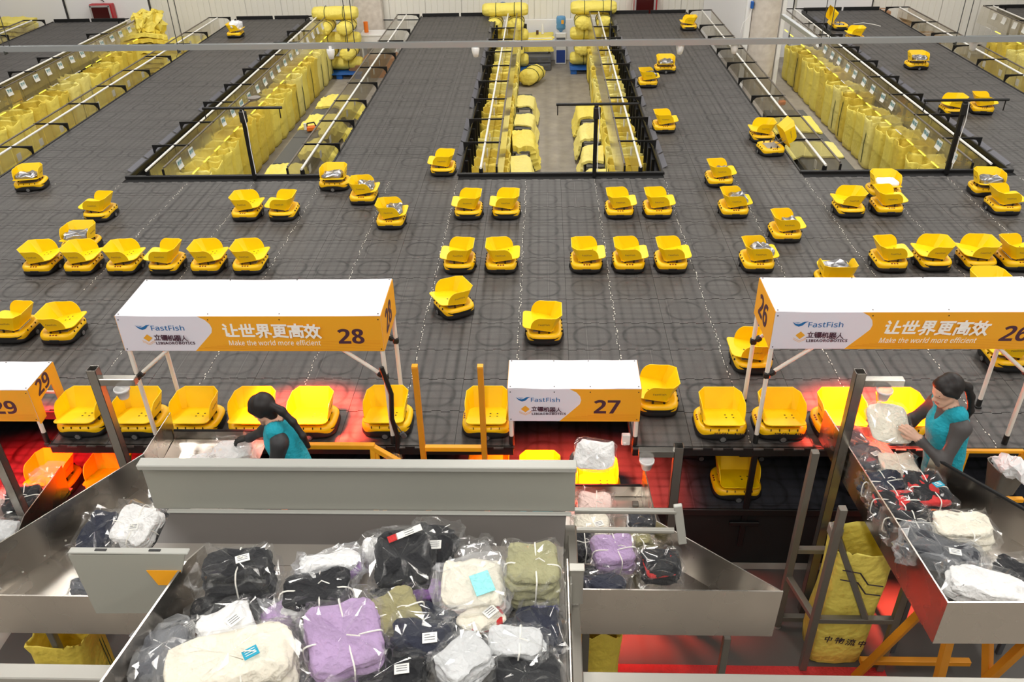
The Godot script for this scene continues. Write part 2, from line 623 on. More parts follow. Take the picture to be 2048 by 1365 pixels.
func platform():
	var deck := thing("sorting_platform", "raised two-level black sorting platform covered in interlocking rubber mats", "platform", Vector3.ZERO, 0.0, "", "structure")
	var slab := MB.new()
	var lower := MB.new()
	var lip := MB.new()
	for yy in [0.0, -0.7]:
		var s: MB = slab if yy == 0.0 else lower
		var t := 0.012 if yy == 0.0 else 0.0
		var rects := [[-16.0, 15.0, Z_FRONT, -6.0]]
		if yy == 0.0:
			rects.append_array([[-16.0, -5.0, -6.0, Z_EDGE], [-4.0, 0.0, -6.0, Z_EDGE], [1.0, 15.0, -6.0, Z_EDGE]])
		else:
			rects.append([-16.0, 15.0, -6.0, Z_EDGE])
		for i in AISLES.size():
			rects.append([AISLES[i] + 3.0, AISLES[i] + 5.0, Z_BACK, Z_FRONT])
		for r in rects:
			s.box(Vector3((r[0] + r[1]) / 2, UP + yy - t - 0.035, (r[2] + r[3]) / 2), Vector3(r[1] - r[0] - 0.002, 0.07, r[3] - r[2] - 0.002))
	part("deck_slab", slab, "mat_gap", deck)
	part("lower_deck", lower, "mat_low", deck)
	# front lips, back lips and aisle rims
	for r in [[-16.0, -5.0], [-4.0, 0.0], [1.0, 15.0]]:
		lip.box(Vector3((r[0] + r[1]) / 2, UP - 0.045, Z_EDGE + 0.012), Vector3(r[1] - r[0], 0.09, 0.024), 0.004)
	for x0 in [-5.0, 0.0]:
		lip.box(Vector3(x0 + 0.5, UP - 0.045, -5.99), Vector3(1.0, 0.09, 0.02), 0.004)
		lip.box(Vector3(x0 - 0.01, UP - 0.045, -5.76), Vector3(0.02, 0.09, 0.48), 0.004)
		lip.box(Vector3(x0 + 1.01, UP - 0.045, -5.76), Vector3(0.02, 0.09, 0.48), 0.004)
	lip.box(Vector3(-0.5, UP - 0.735, Z_EDGE + 0.012), Vector3(31.0, 0.07, 0.02), 0.004)
	part("front_lip", lip, "deck_edge", deck)
	part("front_skirt", MB.new().box(Vector3(-0.5, 0.34, Z_EDGE - 0.03), Vector3(31.0, 0.66, 0.03)), "black_skirt", deck)
	for a in AISLES:
		part("aisle_rim", MB.new().box(Vector3(a + 1.5, UP - 0.01, Z_FRONT), Vector3(3.04, 0.1, 0.05), 0.008), "deck_edge", deck)
		part("aisle_skirt", MB.new().box(Vector3(a + 1.5, 0.66, Z_FRONT + 0.05), Vector3(3.0, 1.3, 0.03)), "black_skirt", deck)
		for s in 2:
			part("aisle_edge", MB.new().box(Vector3(a + 3.0 * s, UP - 0.02, (Z_BACK + Z_FRONT) / 2), Vector3(0.03, 0.07, Z_FRONT - Z_BACK), 0.006), "deck_edge", deck)
		part("end_stop", MB.new().box(Vector3(a + 3.52, UP + 0.03, Z_BACK), Vector3(0.98, 0.09, 0.03), 0.006), "deck_edge", deck)
		part("end_stop", MB.new().box(Vector3(a + 4.52, UP + 0.03, Z_BACK), Vector3(0.92, 0.09, 0.03), 0.006), "deck_edge", deck)
	# support legs under the decks
	for x in range(-15, 15, 1):
		if x % 2 == 0 and not x in [0]:
			part("leg", MB.new().box(Vector3(x + 1.0, 0.69, -5.72), Vector3(0.05, 1.3, 0.05)), "black_metal", deck)
	# mats: the nearest three hundred each a piece of their own, the rest joined
	var one := MB.new().prism(tile_outline(), 0.012, Transform3D(Basis(Vector3.RIGHT, Vector3.BACK, Vector3.DOWN), Vector3(0, -0.006, 0)))
	var mesh := one.mesh()
	var rest := MB.new()
	var n := 0
	for j in range(10, -25, -1):
		var z := -11.103 + 0.51 * j
		for i in range(-32, 30):
			var x := i * 0.5
			var zc := z + 0.255
			if open_cell(x + 0.25, zc) or zc < Z_BACK:
				continue
			var see := -zc * 0.66 + 0.9
			if n < 300 and absf(x + 0.25 - 0.258 + 0.045 * zc) < see * 1.02:
				n += 1
				var t := part("mat_tile", mesh, "mat", deck)
				t.position = P(x, 0, z)
			else:
				for p in one.v:
					rest.v.push_back(p + P(x, 0, z))
				rest.g.append_array(one.g)
	var far := part("mat_tiles", rest, "mat", deck)
	far.set_meta("kind", "stuff")
	# pale flecks along the joints
	var fl := MB.new()
	rng.seed = 77
	for i in range(-9, 10):
		var z := -11.6
		while z < Z_EDGE - 0.05:
			z += rng.randf_range(0.028, 0.05)
			if absf(i - 0.26 + 0.045 * z) > -z * 0.68 or rng.randf() < 0.25 or (z > -6.0 and (i == 0 or i == 1 or i == -4 or i == -5)):
				continue
			var x := i + (0.008 if rng.randf() < 0.5 else -0.008) + rng.randf_range(-0.003, 0.003)
			var w := rng.randf_range(0.0025, 0.006)
			var l := rng.randf_range(0.006, 0.013)
			fl.quad(P(x - w, 0.0008, z + l), P(x + w, 0.0008, z + l), P(x + w, 0.0008, z - l), P(x - w, 0.0008, z - l))
	var fk := part("joint_flecks", fl, "fleck", deck)
	fk.set_meta("kind", "stuff")
	# low guard flaps along two aisle edges
	for f in [[-6.0, 1.0], [7.0, -1.0], [-1.0, 1.0], [2.0, -1.0]]:
		for k in 17:
			if k % 5 == 4:
				continue
			var b := Basis(Vector3.BACK, -0.5 * f[1])
			part("guard_flap", MB.new().box(P(f[0] - 0.05 * f[1], 0.012, -12.3 - 0.62 * k), Vector3(0.1, 0.006, 0.56), 0.0, b), "flap", deck)

# edge X of the aisle, direction into the aisle, label prefix and first number, lit strips, papers, wording
const RACKS := [
	[-11.0, 1.0, "7L", true, "with numbered tags, left of the heap aisle"],
	[-8.0, -1.0, "", false, "with blank white papers, right of the heap aisle"],
	[-6.0, 1.0, "8L", true, "with numbered tags, left of the antenna aisle"],
	[-3.0, -1.0, "", false, "with blank white papers, right of the antenna aisle"],
	[-1.0, 1.0, "", false, "over tall sacks left of the dispenser aisle"],
	[2.0, -1.0, "", false, "over tall sacks right of the dispenser aisle"],
	[4.0, 1.0, "", false, "beside the concrete column, with a tipped robot at its edge"],
	[7.0, -1.0, "10L", true, "with numbered tags, right of the concrete column"],
	[9.0, 1.0, "", false, "with blank white papers, left of the carton aisle"],
	[12.0, -1.0, "11L", true, "with numbered tags, right of the carton aisle"],
	[-13.0, -1.0, "", false, "with blank papers in the far corner by the folded sack stack"],
]

func text_mesh(s: String, size: float, depth := 0.002, bold := false) -> TextMesh:
	var t := TextMesh.new()
	t.text = s
	var f := SystemFont.new()
	f.font_names = PackedStringArray(["Droid Sans"])
	if bold:
		f.font_weight = 700
	t.font = f
	t.font_size = 64
	t.pixel_size = size / 64.0
	t.depth = depth
	t.curve_step = 4.0
	return t

func rack(r: Array):
	var e: float = r[0]
	var d: float = r[1]
	var tagged: bool = r[2] != ""
	var t := thing("sorting_rack", "rack of clear panes " + r[4], "rack", P(e, 0, 0), 0.0, "racks of clear panes along the aisles")
	# brackets
	var prof := PackedVector2Array([Vector2(-0.012, 0), Vector2(0.012, 0), Vector2(0.02, 0.05), Vector2(0.07, 0.105), Vector2(0.2, 0.12), Vector2(0.58, 0.122), Vector2(0.58, 0.145), Vector2(-0.016, 0.145)])
	if d < 0:
		for i in prof.size():
			prof[i].x = -prof[i].x
	if not mesh_store.has("bracket%d" % int(d)):
		mesh_store["bracket%d" % int(d)] = MB.new().prism(prof, 0.024).mesh()
	for k in 9:
		var b := part("bracket", mesh_store["bracket%d" % int(d)], "black_metal", t)
		b.position = Vector3(0, 0, -12.86 - 1.19 * k - (0.0 if k < 8 else 0.6))
	part("white_tube", MB.new().tube([Vector3(0.33 * d, 0.125, -11.76), Vector3(0.33 * d, 0.125, -23.0)], 0.018, 10), "white_tube", t)
	part("grey_tube", MB.new().tube([Vector3(0.56 * d, 0.13, -11.86), Vector3(0.56 * d, 0.13, -23.0)], 0.015, 8), "grey_tube", t)
	part("end_post", MB.new().box(Vector3(0.33 * d, 0.05, -11.8), Vector3(0.06, 0.11, 0.04), 0.004), "black_metal", t)
	part("end_post", MB.new().box(Vector3(0.56 * d, 0.06, -11.82), Vector3(0.03, 0.13, 0.03), 0.004), "black_metal", t)
	if not mesh_store.has("pane"):
		mesh_store["pane"] = MB.new().box(Vector3(0, -0.2, 0), Vector3(0.005, 0.4, 1.0)).mesh()
		mesh_store["divider"] = MB.new().box(Vector3(0, -0.3, 0), Vector3(0.05, 0.55, 0.03), 0.004).mesh()
		mesh_store["strip"] = MB.new().box(Vector3.ZERO, Vector3(0.012, 0.012, 0.27), 0.003).mesh()
		var lp := MB.new()
		for k in 4:
			var y0 := -0.036 * k
			var o := [0.0, 0.004, 0.01, 0.018, 0.03]
			lp.quad(Vector3(o[k], y0, 0.095), Vector3(o[k + 1], y0 - 0.036, 0.095), Vector3(o[k + 1], y0 - 0.036, -0.095), Vector3(o[k], y0, -0.095))
			lp.quad(Vector3(o[k] - 0.0015, y0, -0.095), Vector3(o[k + 1] - 0.0015, y0 - 0.036, -0.095), Vector3(o[k + 1] - 0.0015, y0 - 0.036, 0.095), Vector3(o[k] - 0.0015, y0, 0.095))
		mesh_store["tag_paper"] = lp.mesh()
	for k in 11:
		var z := -12.35 - 1.02 * k
		var p := part("pane", mesh_store["pane"], "acrylic", t)
		p.position = Vector3(0.575 * d, 0.12, z)
		p.rotation.z = 0.1 * d
		var q := part("pane", mesh_store["pane"], "acrylic", t)
		q.position = Vector3(0.345 * d, 0.1, z)
	for k in 21:
		var z := -12.05 - 0.52 * k
		var dv := part("divider", mesh_store["divider"], "black_metal", t)
		dv.position = Vector3(0.05 * d, -0.03, z)
	if tagged:
		for k in 20:
			var z := -12.35 - 0.52 * k
			var num := k + 2
			if (e < 0.0 and num in [4, 5]) or (e > 0.0 and num == 6):
				continue
			var lb := part("tag", mesh_store["tag_paper"], "paper", t)
			lb.position = Vector3(0.605 * d, 0.1, z + h01(k, int(e)) * 0.05)
			lb.rotation = Vector3((h01(k, 3) - 0.5) * 0.2, 0.0 if d > 0 else PI, 0)
			if z > -20.0 or e < -10.0:
				var tx := part("lettering", text_mesh("%s%02d" % [r[2], num], 0.11, 0.001, true), "teal_ink", lb)
				tx.position = Vector3(0.013, -0.07, 0)
				tx.rotation = Vector3(0, PI / 2, 0)
				tx.scale = Vector3(0.62, 1.1, 1)
		for k in 20:
			var s := part("light_strip", mesh_store["strip"], "led_yellow" if h01(k, int(e), 4) > 0.12 else "paper", t)
			s.position = Vector3(0.625 * d, -0.275, -12.28 - 0.53 * k)
		var l := AreaLight3D.new()
		l.name = "strip_light"
		l.area_size = Vector2(0.05, 10.5)
		l.light_energy = 0.08
		l.light_color = Color(1.0, 0.93, 0.25)
		l.area_range = 5.0
		l.shadow_enabled = true
		l.position = Vector3(0.64 * d, -0.29, -17.4)
		l.rotation = Vector3(-PI / 2, 0, 0)
		t.add_child(l)
	else:
		for k in 14:
			if h01(k, int(e), 8) < 0.2:
				continue
			var lb := part("paper", MB.new().box(Vector3.ZERO, Vector3(0.003, 0.12, 0.12)), "paper", t)
			lb.position = Vector3(0.355 * d, -0.06 - 0.03 * h01(k, 9), -12.3 - 0.72 * k)

func superring(hx: float, hz: float, ex: float, y: float, n := 40) -> PackedVector3Array:
	var r := PackedVector3Array()
	for i in n:
		var t := TAU * i / n
		var c := cos(t)
		var s := sin(t)
		r.push_back(Vector3(hx * signf(c) * pow(absf(c), 2.0 / ex), y, -hz * signf(s) * pow(absf(s), 2.0 / ex)))
	return r

func wavy(r: PackedVector3Array, f: Callable) -> PackedVector3Array:
	var o := PackedVector3Array()
	for i in r.size():
		o.push_back(Vector3(r[i].x, f.call(TAU * i / r.size()), r[i].z))
	return o

# the yellow shell, skirt, wheels and lights; local +x is the side the tray opens to, -z the driving front
func robot_base(t: Node3D):
	var ex := 3.6
	var dip := func(a: float) -> float:
		var c := cos(2.0 * a)
		return 0.052 + 0.03 * pow(maxf(c, 0.0), 2.0) + 0.012 * maxf(-c, 0.0)
	var shell := MB.new().smooth()
	shell.loft([wavy(superring(0.181, 0.211, ex, 0), dip), superring(0.186, 0.216, ex, 0.085), superring(0.184, 0.214, ex, 0.103), superring(0.174, 0.203, ex, 0.12), superring(0.16, 0.189, ex, 0.127), superring(0.145, 0.174, ex, 0.126), superring(0.135, 0.164, ex, 0.116)], false, true, true, true)
	part("shell", shell, "yellow_shell", t)
	var sk := MB.new().smooth()
	sk.loft([superring(0.16, 0.19, ex, 0.012), superring(0.184, 0.216, ex, 0.018), superring(0.188, 0.222, ex, 0.04), wavy(superring(0.18, 0.212, ex, 0), func(a): return dip.call(a) + 0.004)], true, true)
	part("bumper", sk, "black_plastic", t)
	for s in [-1, 1]:
		var wr := MB.new().tube([Vector3(0.155 * s, 0.034, 0.0), Vector3(0.196 * s, 0.034, 0.0)], 0.034, 16)
		var w := part("wheel", wr, "rubber", t)
		var hb := MB.new().tube([Vector3(0.19 * s, 0.034, 0), Vector3(0.199 * s, 0.034, 0)], 0.024, 14)
		for k in 5:
			var a := TAU * k / 5
			hb.box(Vector3(0.2 * s, 0.034 + 0.012 * sin(a), 0.012 * cos(a)), Vector3(0.004, 0.005, 0.005))
		part("hub", hb, "hub", w)
	# smile-shaped slit across the front
	var sl := MB.new()
	var pr := superring(0.188, 0.218, ex, 0, 80)
	for i in range(11, 29):
		var q := []
		for k in 2:
			var p := pr[i + k]
			var u := (i + k - 20.0) / 9.0
			var mid := 0.078 + 0.02 * u * u
			var hw := 0.009 * (1.0 - 0.7 * u * u) + (0.005 if absf(u) < 0.45 else 0.0)
			q.append(Vector3(p.x, mid - hw, p.z))
			q.append(Vector3(p.x, mid + hw, p.z))
		sl.quad(q[0], q[2], q[3], q[1])
	part("headlight_slit", sl, "black_plastic", t)
	part("top_plate", MB.new().box(Vector3(0.01, 0.1175, 0.0), Vector3(0.2, 0.006, 0.24), 0.002), "silver_plate", t)
	for k in 3:
		part("port", MB.new().box(Vector3(-0.03 + 0.03 * k, 0.119, 0.194), Vector3(0.02, 0.014, 0.02), 0.003), "red_port", t)
	var vents := MB.new()
	for s in [-0.11, -0.04, 0.04, 0.11]:
		vents.box(Vector3(0.178, 0.12, s), Vector3(0.012, 0.02, 0.006), 0.001)
		vents.box(Vector3(-0.178, 0.12, s), Vector3(0.012, 0.02, 0.006), 0.001)
	part("vent", vents, "black_plastic", t)
	part("rear_notch", MB.new().box(Vector3(0, 0.06, 0.214), Vector3(0.1, 0.03, 0.012), 0.004), "black_plastic", t)
	var sp := MB.new().tube([Vector3(0, 0.115, 0), Vector3(0, 0.15, 0)], 0.01, 8).mesh()
	for s in [[-0.05, -0.15], [0.05, -0.15], [-0.05, 0.15], [0.05, 0.15]]:
		part("tray_support", sp, "black_plastic", t).position = Vector3(s[0], 0, s[1])

func tray_mesh() -> MB:
	# stations along the wall: bottom and top of the outside
	var st := []
	for k in 9:
		var a := PI / 2 * k / 8.0
		var x := 0.04 + 0.092 * cos(a)
		var yb := 0.129 + (x + 0.1) * 0.19
		var hh := 0.006 + (0.293 - yb) * sin(a)
		st.append([Vector3(x, yb, 0.166 + x * 0.03), Vector3(x + 0.002, yb + hh, 0.17 + hh * 0.1)])
	st.append([Vector3(-0.03, 0.142, 0.164), Vector3(-0.04, 0.294, 0.184)])
	st.append([Vector3(-0.066, 0.135, 0.158), Vector3(-0.118, 0.294, 0.183)])
	st.append([Vector3(-0.094, 0.13, 0.118), Vector3(-0.178, 0.306, 0.128)])
	var left := st.duplicate(true)
	left.reverse()
	for p in left:
		st.append([p[0] * Vector3(1, 1, -1), p[1] * Vector3(1, 1, -1)])
	var rings := []
	var th := 0.006
	for i in st.size():
		var a: Array = st[maxi(i - 1, 0)]
		var b: Array = st[mini(i + 1, st.size() - 1)]
		var dir: Vector3 = b[0] - a[0]
		dir.y = 0
		var inw := Vector3(dir.z, 0, -dir.x).normalized() * th
		if inw.dot(Vector3(0.02, 0, 0) - st[i][0]) < 0.0:
			inw = -inw
		rings.append(PackedVector3Array([st[i][0], st[i][1], st[i][1] + inw, st[i][0] + inw]))
	var mb := MB.new().flat()
	mb.loft(rings)
	# floor plate with rounded lip
	var fl := PackedVector2Array()
	for p in [[-0.1, 0.122], [-0.07, 0.162], [0.16, 0.172], [0.195, 0.166], [0.214, 0.148], [0.221, 0.12], [0.221, -0.12], [0.214, -0.148], [0.195, -0.166], [0.16, -0.172], [-0.07, -0.162], [-0.1, -0.122]]:
		fl.push_back(Vector2(p[0], p[1]))
	var ang := atan(0.19)
	mb.prism(fl, 0.008, Transform3D(Basis(Vector3.BACK, ang) * Basis(Vector3.RIGHT, Vector3.FORWARD, Vector3.UP), Vector3(0, 0.149, 0)))
	return mb

func robot_tray(t: Node3D) -> Node3D:
	var tr := part("tray", tray_mesh(), "yellow_tray", t)
	tr.position.y = 0.008
	var dots := MB.new()
	for p in [[0.03, 0.03], [0.03, 0.09], [0.08, 0.03], [0.08, 0.09]]:
		dots.box(Vector3(p[0], 0.1545 + p[0] * 0.192, -p[1]), Vector3(0.012, 0.002, 0.014), 0.0, Basis(Vector3.BACK, 0.188))
	part("fixing_hole", dots, "black_plastic", tr)
	for s in [-1, 1]:
		var tx := part("lettering", text_mesh("FastFish", 0.03, 0.001), "logo_brown", tr)
		tx.position = Vector3(0.0, 0.222, 0.1775 * s)
		tx.rotation = Vector3(-0.06 if s > 0 else 0.06, 0.0 if s > 0 else PI, 0)
		tx.scale = Vector3(1.1, 0.8, 1)
	return tr

func make_robot(label: String) -> Node3D:
	var t := thing("sorting_robot", label, "robot", Vector3.ZERO, 0.0, "yellow sorting robots")
	t.set_meta("base", "sorting_robot")
	robot_base(t)
	robot_tray(t)
	return t

# x, z, turn in degrees, load: "" none, s silver parcel, d dark parcel, w white bag, y: level, wording
const ROBOTS := [
	[-7.33, -21.31, 0, "W", "with a white bag, near the far end of the lane by the heap"],
	[3.76, -21.4, 180, "", "alone at the far end of the lane before the column"],
	[2.72, -17.52, -90, "s", "carrying a silver parcel, tray toward the conveyors, beside the dispenser aisle"],
	[2.26, -16.5, 0, "d", "carrying a grey parcel at the edge of the dispenser aisle"],
	[2.25, -13.8, 0, "", "with empty tray, alone nearest the right rack of the dispenser aisle"],
	[-1.24, -11.93, 180, "", "with empty tray, alone at the front left corner of the dispenser aisle"],
	[-7.26, -11.44, -80, "s", "with a silver parcel, in front of the heap aisle rack"],
	[-5.73, -10.36, 180, "", "with empty tray, alone in front of the aisle with the antenna post"],
	[-2.75, -11.37, -90, "s", "with a silver parcel, at the front right corner of the antenna aisle"],
	[-2.24, -10.88, 0, "s", "with a silver parcel, first of two descending from the antenna aisle corner"],
	[-1.73, -10.07, 0, "s", "with a silver parcel, second of two descending from the antenna aisle corner"],
	[-3.72, -10.36, 0, "", "with tray open to the right, first of a pair before the antenna post"],
	[-3.22, -10.36, 180, "", "with tray open to the left, second of a pair before the antenna post"],
	[-0.74, -10.36, 180, "", "first of a pair before the left rack of the dispenser aisle"],
	[-0.24, -10.36, 180, "", "second of a pair before the left rack of the dispenser aisle"],
	[1.25, -10.36, 0, "", "first of a pair before the right rack of the dispenser aisle"],
	[1.75, -10.36, 0, "", "second of a pair before the right rack of the dispenser aisle"],
	[2.74, -11.42, 0, "p", "with a small parcel, at the lane foot between dispenser aisle and column"],
	[2.74, -10.36, 0, "s", "with a silver parcel, in line with the pairs before the dispenser aisle"],
	[3.23, -9.62, 0, "p", "with a small parcel, between the two queues below the column aisle"],
	[3.75, -13.27, 180, "", "with empty level tray right beside the robot tipping its tray"],
	[7.28, -19.96, 180, "", "with tray open to the left, just below the far tipped robot"],
	[7.76, -17.55, -90, "s", "with a silver parcel, alone in the lane left of the carton aisle"],
	[7.25, -14.54, 180, "", "left one of two behind the T-shaped post of the column aisle"],
	[7.77, -14.61, -12, "", "right one of two behind the T-shaped post of the column aisle"],
	[4.23, -10.36, 180, "", "with tray open to the left, before the column aisle"],
	[4.73, -10.4, 0, "", "with tray open to the right, before the column aisle, hiding a loaded one"],
	[4.87, -10.93, -90, "w", "with a white parcel, half hidden behind another before the column aisle"],
	[6.27, -10.98, -95, "s", "with a silver parcel, before the right rack of the column aisle"],
	[6.22, -10.4, 0, "", "empty, before the right rack of the column aisle, overlapping a loaded one"],
	[-5.52, -9.37, -90, "s", "with a silver parcel, right behind the long queue of six"],
	[-5.74, -8.83, 0, "", "first of the long queue of six, at its outer end"],
	[-5.24, -8.83, 0, "", "second of the long queue of six"],
	[-4.73, -8.83, 0, "", "third of the long queue of six"],
	[-4.22, -8.83, 180, "", "fourth of the long queue of six, the one facing the other way"],
	[-3.72, -8.83, 0, "", "fifth of the long queue of six"],
	[-3.22, -8.83, 0, "", "last of the long queue of six, nearest the dispenser aisle"],
	[-0.73, -8.83, 180, "", "of the front pair with tray open to the left, below the dispenser aisle"],
	[-0.24, -8.83, 0, "", "of the front pair with tray open to the right, below the dispenser aisle"],
	[0.75, -8.83, 0, "", "first of the queue of three below the dispenser aisle"],
	[1.24, -8.83, 0, "", "middle one of the queue of three below the dispenser aisle"],
	[1.73, -8.83, 0, "", "last of the queue of three below the dispenser aisle"],
	[2.72, -8.83, 0, "s", "with a silver parcel, alone right of the queue of three"],
	[4.22, -8.83, 0, "", "first of the row of four behind the long right booth"],
	[4.72, -8.85, 180, "", "second of the row of four behind the long right booth"],
	[5.22, -8.85, 180, "", "third of the row of four behind the long right booth"],
	[5.65, -8.85, 0, "", "last of the four behind the long right booth, at the picture edge"],
	[3.48, -8.35, 90, "s", "with tray turned away, peeking over the roof of the long right booth"],
	[4.98, -8.02, -90, "", "almost wholly hidden behind the roof of the long right booth"],
	[-5.23, -7.32, 180, "", "half cut by the picture edge left of the long left booth"],
	[-4.73, -7.3, 0, "", "with empty tray, left of the long left booth, above the edge booth"],
	[-0.71, -7.81, 210, "", "turning, with empty tray, right above the corner of the long left booth"],
	[0.26, -7.29, 180, "", "with empty tray, alone above the short middle booth"],
	[2.23, -6.78, 180, "", "behind the white legs of the long right booth"],
	[1.26, -6.12, 180, "", "with empty tray, tucked beside the short middle booth at its right"],
	[4.62, -6.82, 180, "", "behind the far legs of the long right booth"],
	[-3.77, -5.77, -90, "", "at the platform edge beside the short edge booth"],
	[-3.27, -5.77, -90, "", "at the platform edge behind the cup post of the long left booth"],
	[-2.77, -5.77, -90, "", "at the platform edge behind the red-lit chute wall of the long left booth"],
	[-2.26, -5.77, -90, "", "glowing under red light behind the bending worker's head, long left booth"],
	[-1.75, -5.77, -90, "", "glowing under red light right of the bending worker, long left booth"],
	[-1.1, -5.79, -90, "", "at the platform edge behind the cabled leg of the long left booth"],
	[-0.23, -5.78, -90, "", "at the platform edge between the tall yellow post and the short middle booth"],
	[1.76, -5.77, -90, "107-051", "marked 107-051 at the platform edge just left of the long right booth"],
	[2.26, -5.77, -90, "109-052", "marked 109-052 at the platform edge behind the long right booth's first leg"],
	[2.76, -5.77, -90, "", "glowing under red light behind the steel post of the long right booth"],
	[3.25, -5.77, -90, "", "glowing under red light behind the garment held at the long right booth"],
	[-4.27, -5.76, -90, "r", "on the lower level, red-lit under the edge booth, with wrapped parcel"],
	[-3.72, -5.76, -90, "", "on the lower level, half lit red, next to the short edge booth"],
	[-0.24, -5.76, -90, "", "on the lower level, its tray top showing below the tall yellow frame"],
	[0.22, -5.76, -90, "", "on the lower level, red-lit tray top left under the middle booth"],
	[0.73, -5.72, -90, "", "on the lower level, glowing yellow under the short middle booth"],
	[0.3, -6.95, 180, "", "on the lower level, deeper inside under the short middle booth"],
	[1.74, -6.35, -90, "", "on the lower level in shade, deep inside left of the black upright"],
	[1.98, -5.79, -90, "", "on the lower level, behind the black upright of the long right booth leg"],
	[2.3, -6.35, -90, "", "on the lower level, deeper inside, mostly hidden by another robot in shade"],
	[-8.7, -15.5, 180, "", "on the lower level, seen through the panes right of the heap aisle"],
	[7.3, -13.9, 0, "", "on the lower level, seen through the panes right of the column aisle"],
	[7.25, -12.6, 0, "", "on the lower level, seen through the front panes right of the column aisle"],
	[7.3, -16.3, 0, "", "on the lower level, seen through the middle panes right of the column aisle"],
	[-11.3, -18.0, 180, "", "on the lower level, seen through the panes left of the heap aisle"],
]

func parcel_mesh(seed_: int, lx: float, ly: float, lz: float, rough: float) -> MB:
	fnl.seed = seed_
	fnl.frequency = 9.0
	var mb := MB.new().flat()
	var rings := []
	var nr := 9
	for j in nr + 1:
		var a := PI * j / nr
		var ring := PackedVector3Array()
		for i in 20:
			var t := TAU * i / 20
			var cx := cos(t)
			var cz := sin(t)
			var f := pow(sin(a), 0.45)
			var p := Vector3(lx / 2 * signf(cx) * pow(absf(cx), 0.45) * f, -ly / 2 * signf(cos(a)) * pow(absf(cos(a)), 0.8), -lz / 2 * signf(cz) * pow(absf(cz), 0.45) * f)
			p += Vector3(fnl.get_noise_3d(p.x, p.y + 3.0, p.z), 1.3 * fnl.get_noise_3d(p.x + 5.0, p.y, p.z), fnl.get_noise_3d(p.x, p.y, p.z + 7.0)) * rough
			ring.push_back(p)
		rings.append(ring)
	mb.loft(rings)
	return mb

func robots():
	var proto: Node3D = null
	for i in ROBOTS.size():
		var r: Array = ROBOTS[i]
		var lower: bool = (r[4] as String).begins_with("on the lower")
		var at := P(r[0], -0.7 if lower else 0.0, r[1])
		var lab: String = "yellow robot " + r[4]
		var o: Node3D
		if proto == null:
			proto = make_robot(lab)
			proto.position = at
			proto.rotation.y = deg_to_rad(r[2])
			o = proto
		else:
			o = again(proto, at, deg_to_rad(r[2]), lab)
		var load_: String = r[3]
		if load_.contains("-"):
			var tx := part("number", text_mesh(load_, 0.034, 0.001, true), "ink_dark", o)
			tx.position = Vector3(0.187, 0.088, 0.02)
			tx.rotation = Vector3(-0.08, PI / 2, 0)
			var lg := part("maker_mark", MB.new().prism(PackedVector2Array([Vector2(0, 0.01), Vector2(0.01, 0), Vector2(0, -0.01), Vector2(-0.01, 0)]), 0.002, Transform3D(Basis(Vector3.UP, PI / 2), Vector3(0.184, 0.085, -0.1))), "ink_dark", o)
			glyphs(lg, "立镖机器人", 0.013, 0.003, Transform3D(Basis(Vector3.UP, PI / 2 + 0.12), Vector3(0.184, 0.078, -0.115)), "ink_dark", 0.2)
		elif load_ != "":
			var mbx: MB
			var what: String
			var mat := "mailer"
			var cat := "parcel"
			match load_:
				"W":
					mbx = parcel_mesh(i + 40, 0.3, 0.2, 0.34, 0.05); what = "bulging white plastic bag"; mat = "white_bag"; cat = "bag"
				"w":
					mbx = parcel_mesh(i + 40, 0.24, 0.07, 0.3, 0.02); what = "flat white parcel"; mat = "white_bag"
				"d":
					mbx = parcel_mesh(i + 40, 0.24, 0.08, 0.3, 0.04); what = "grey plastic parcel"; mat = "mailer_dark"
				"p":
					mbx = parcel_mesh(i + 40, 0.16, 0.05, 0.2, 0.03); what = "small crumpled silver parcel"
				"r":
					mbx = parcel_mesh(i + 40, 0.22, 0.1, 0.3, 0.05); what = "clear wrapped parcel"; mat = "wrap_milky"
				_:
					mbx = parcel_mesh(i + 40, 0.22, 0.09, 0.3, 0.035); what = "crumpled silver parcel"
			var off := Vector3(0.05, 0.205 if load_ != "W" else 0.26, 0)
			var pc := single("parcel", mbx, mat, what + " in the tray of the robot " + (r[4] as String).replace("with a silver parcel, ", "").replace("carrying a silver parcel, ", "").replace("with a small parcel, ", "").replace("with a white parcel, ", "").replace("carrying a grey parcel ", "").replace("with a white bag on it ", ""), cat, at + Basis(Vector3.UP, deg_to_rad(r[2])) * off, deg_to_rad(r[2]) + 0.1, "parcels in robot trays")
			shorten(pc)
	# two robots with their trays tipped up
	for d in [[3.74, -12.65, 8.0, "tipping its tray over the left rack of the column aisle"], [7.29, -21.18, 180.0, "tipping its tray at the far end of the column aisle"]]:
		var t := thing("sorting_robot", "yellow robot " + d[3], "robot", P(d[0], 0, d[1]), deg_to_rad(d[2]), "yellow sorting robots")
		robot_base(t)
		var tr := robot_tray(t)
		var hinge := Vector3(0.17, 0.15, 0)
		var b := Basis(Vector3.BACK, deg_to_rad(-74))
		tr.transform = Transform3D(b, hinge - b * hinge + Vector3(0.03, 0.0, 0))
		part("tip_arm", MB.new().bar(Vector3(0.05, 0.145, 0.06), Vector3(0.2, 0.2, 0.06), 0.012).bar(Vector3(0.05, 0.145, -0.06), Vector3(0.2, 0.2, -0.06), 0.012), "silver_plate", t)

func shorten(o: Node):
	var w: PackedStringArray = str(o.get_meta("label")).split(" ")
	if w.size() > 16:
		o.set_meta("label", " ".join(w.slice(0, 16)))

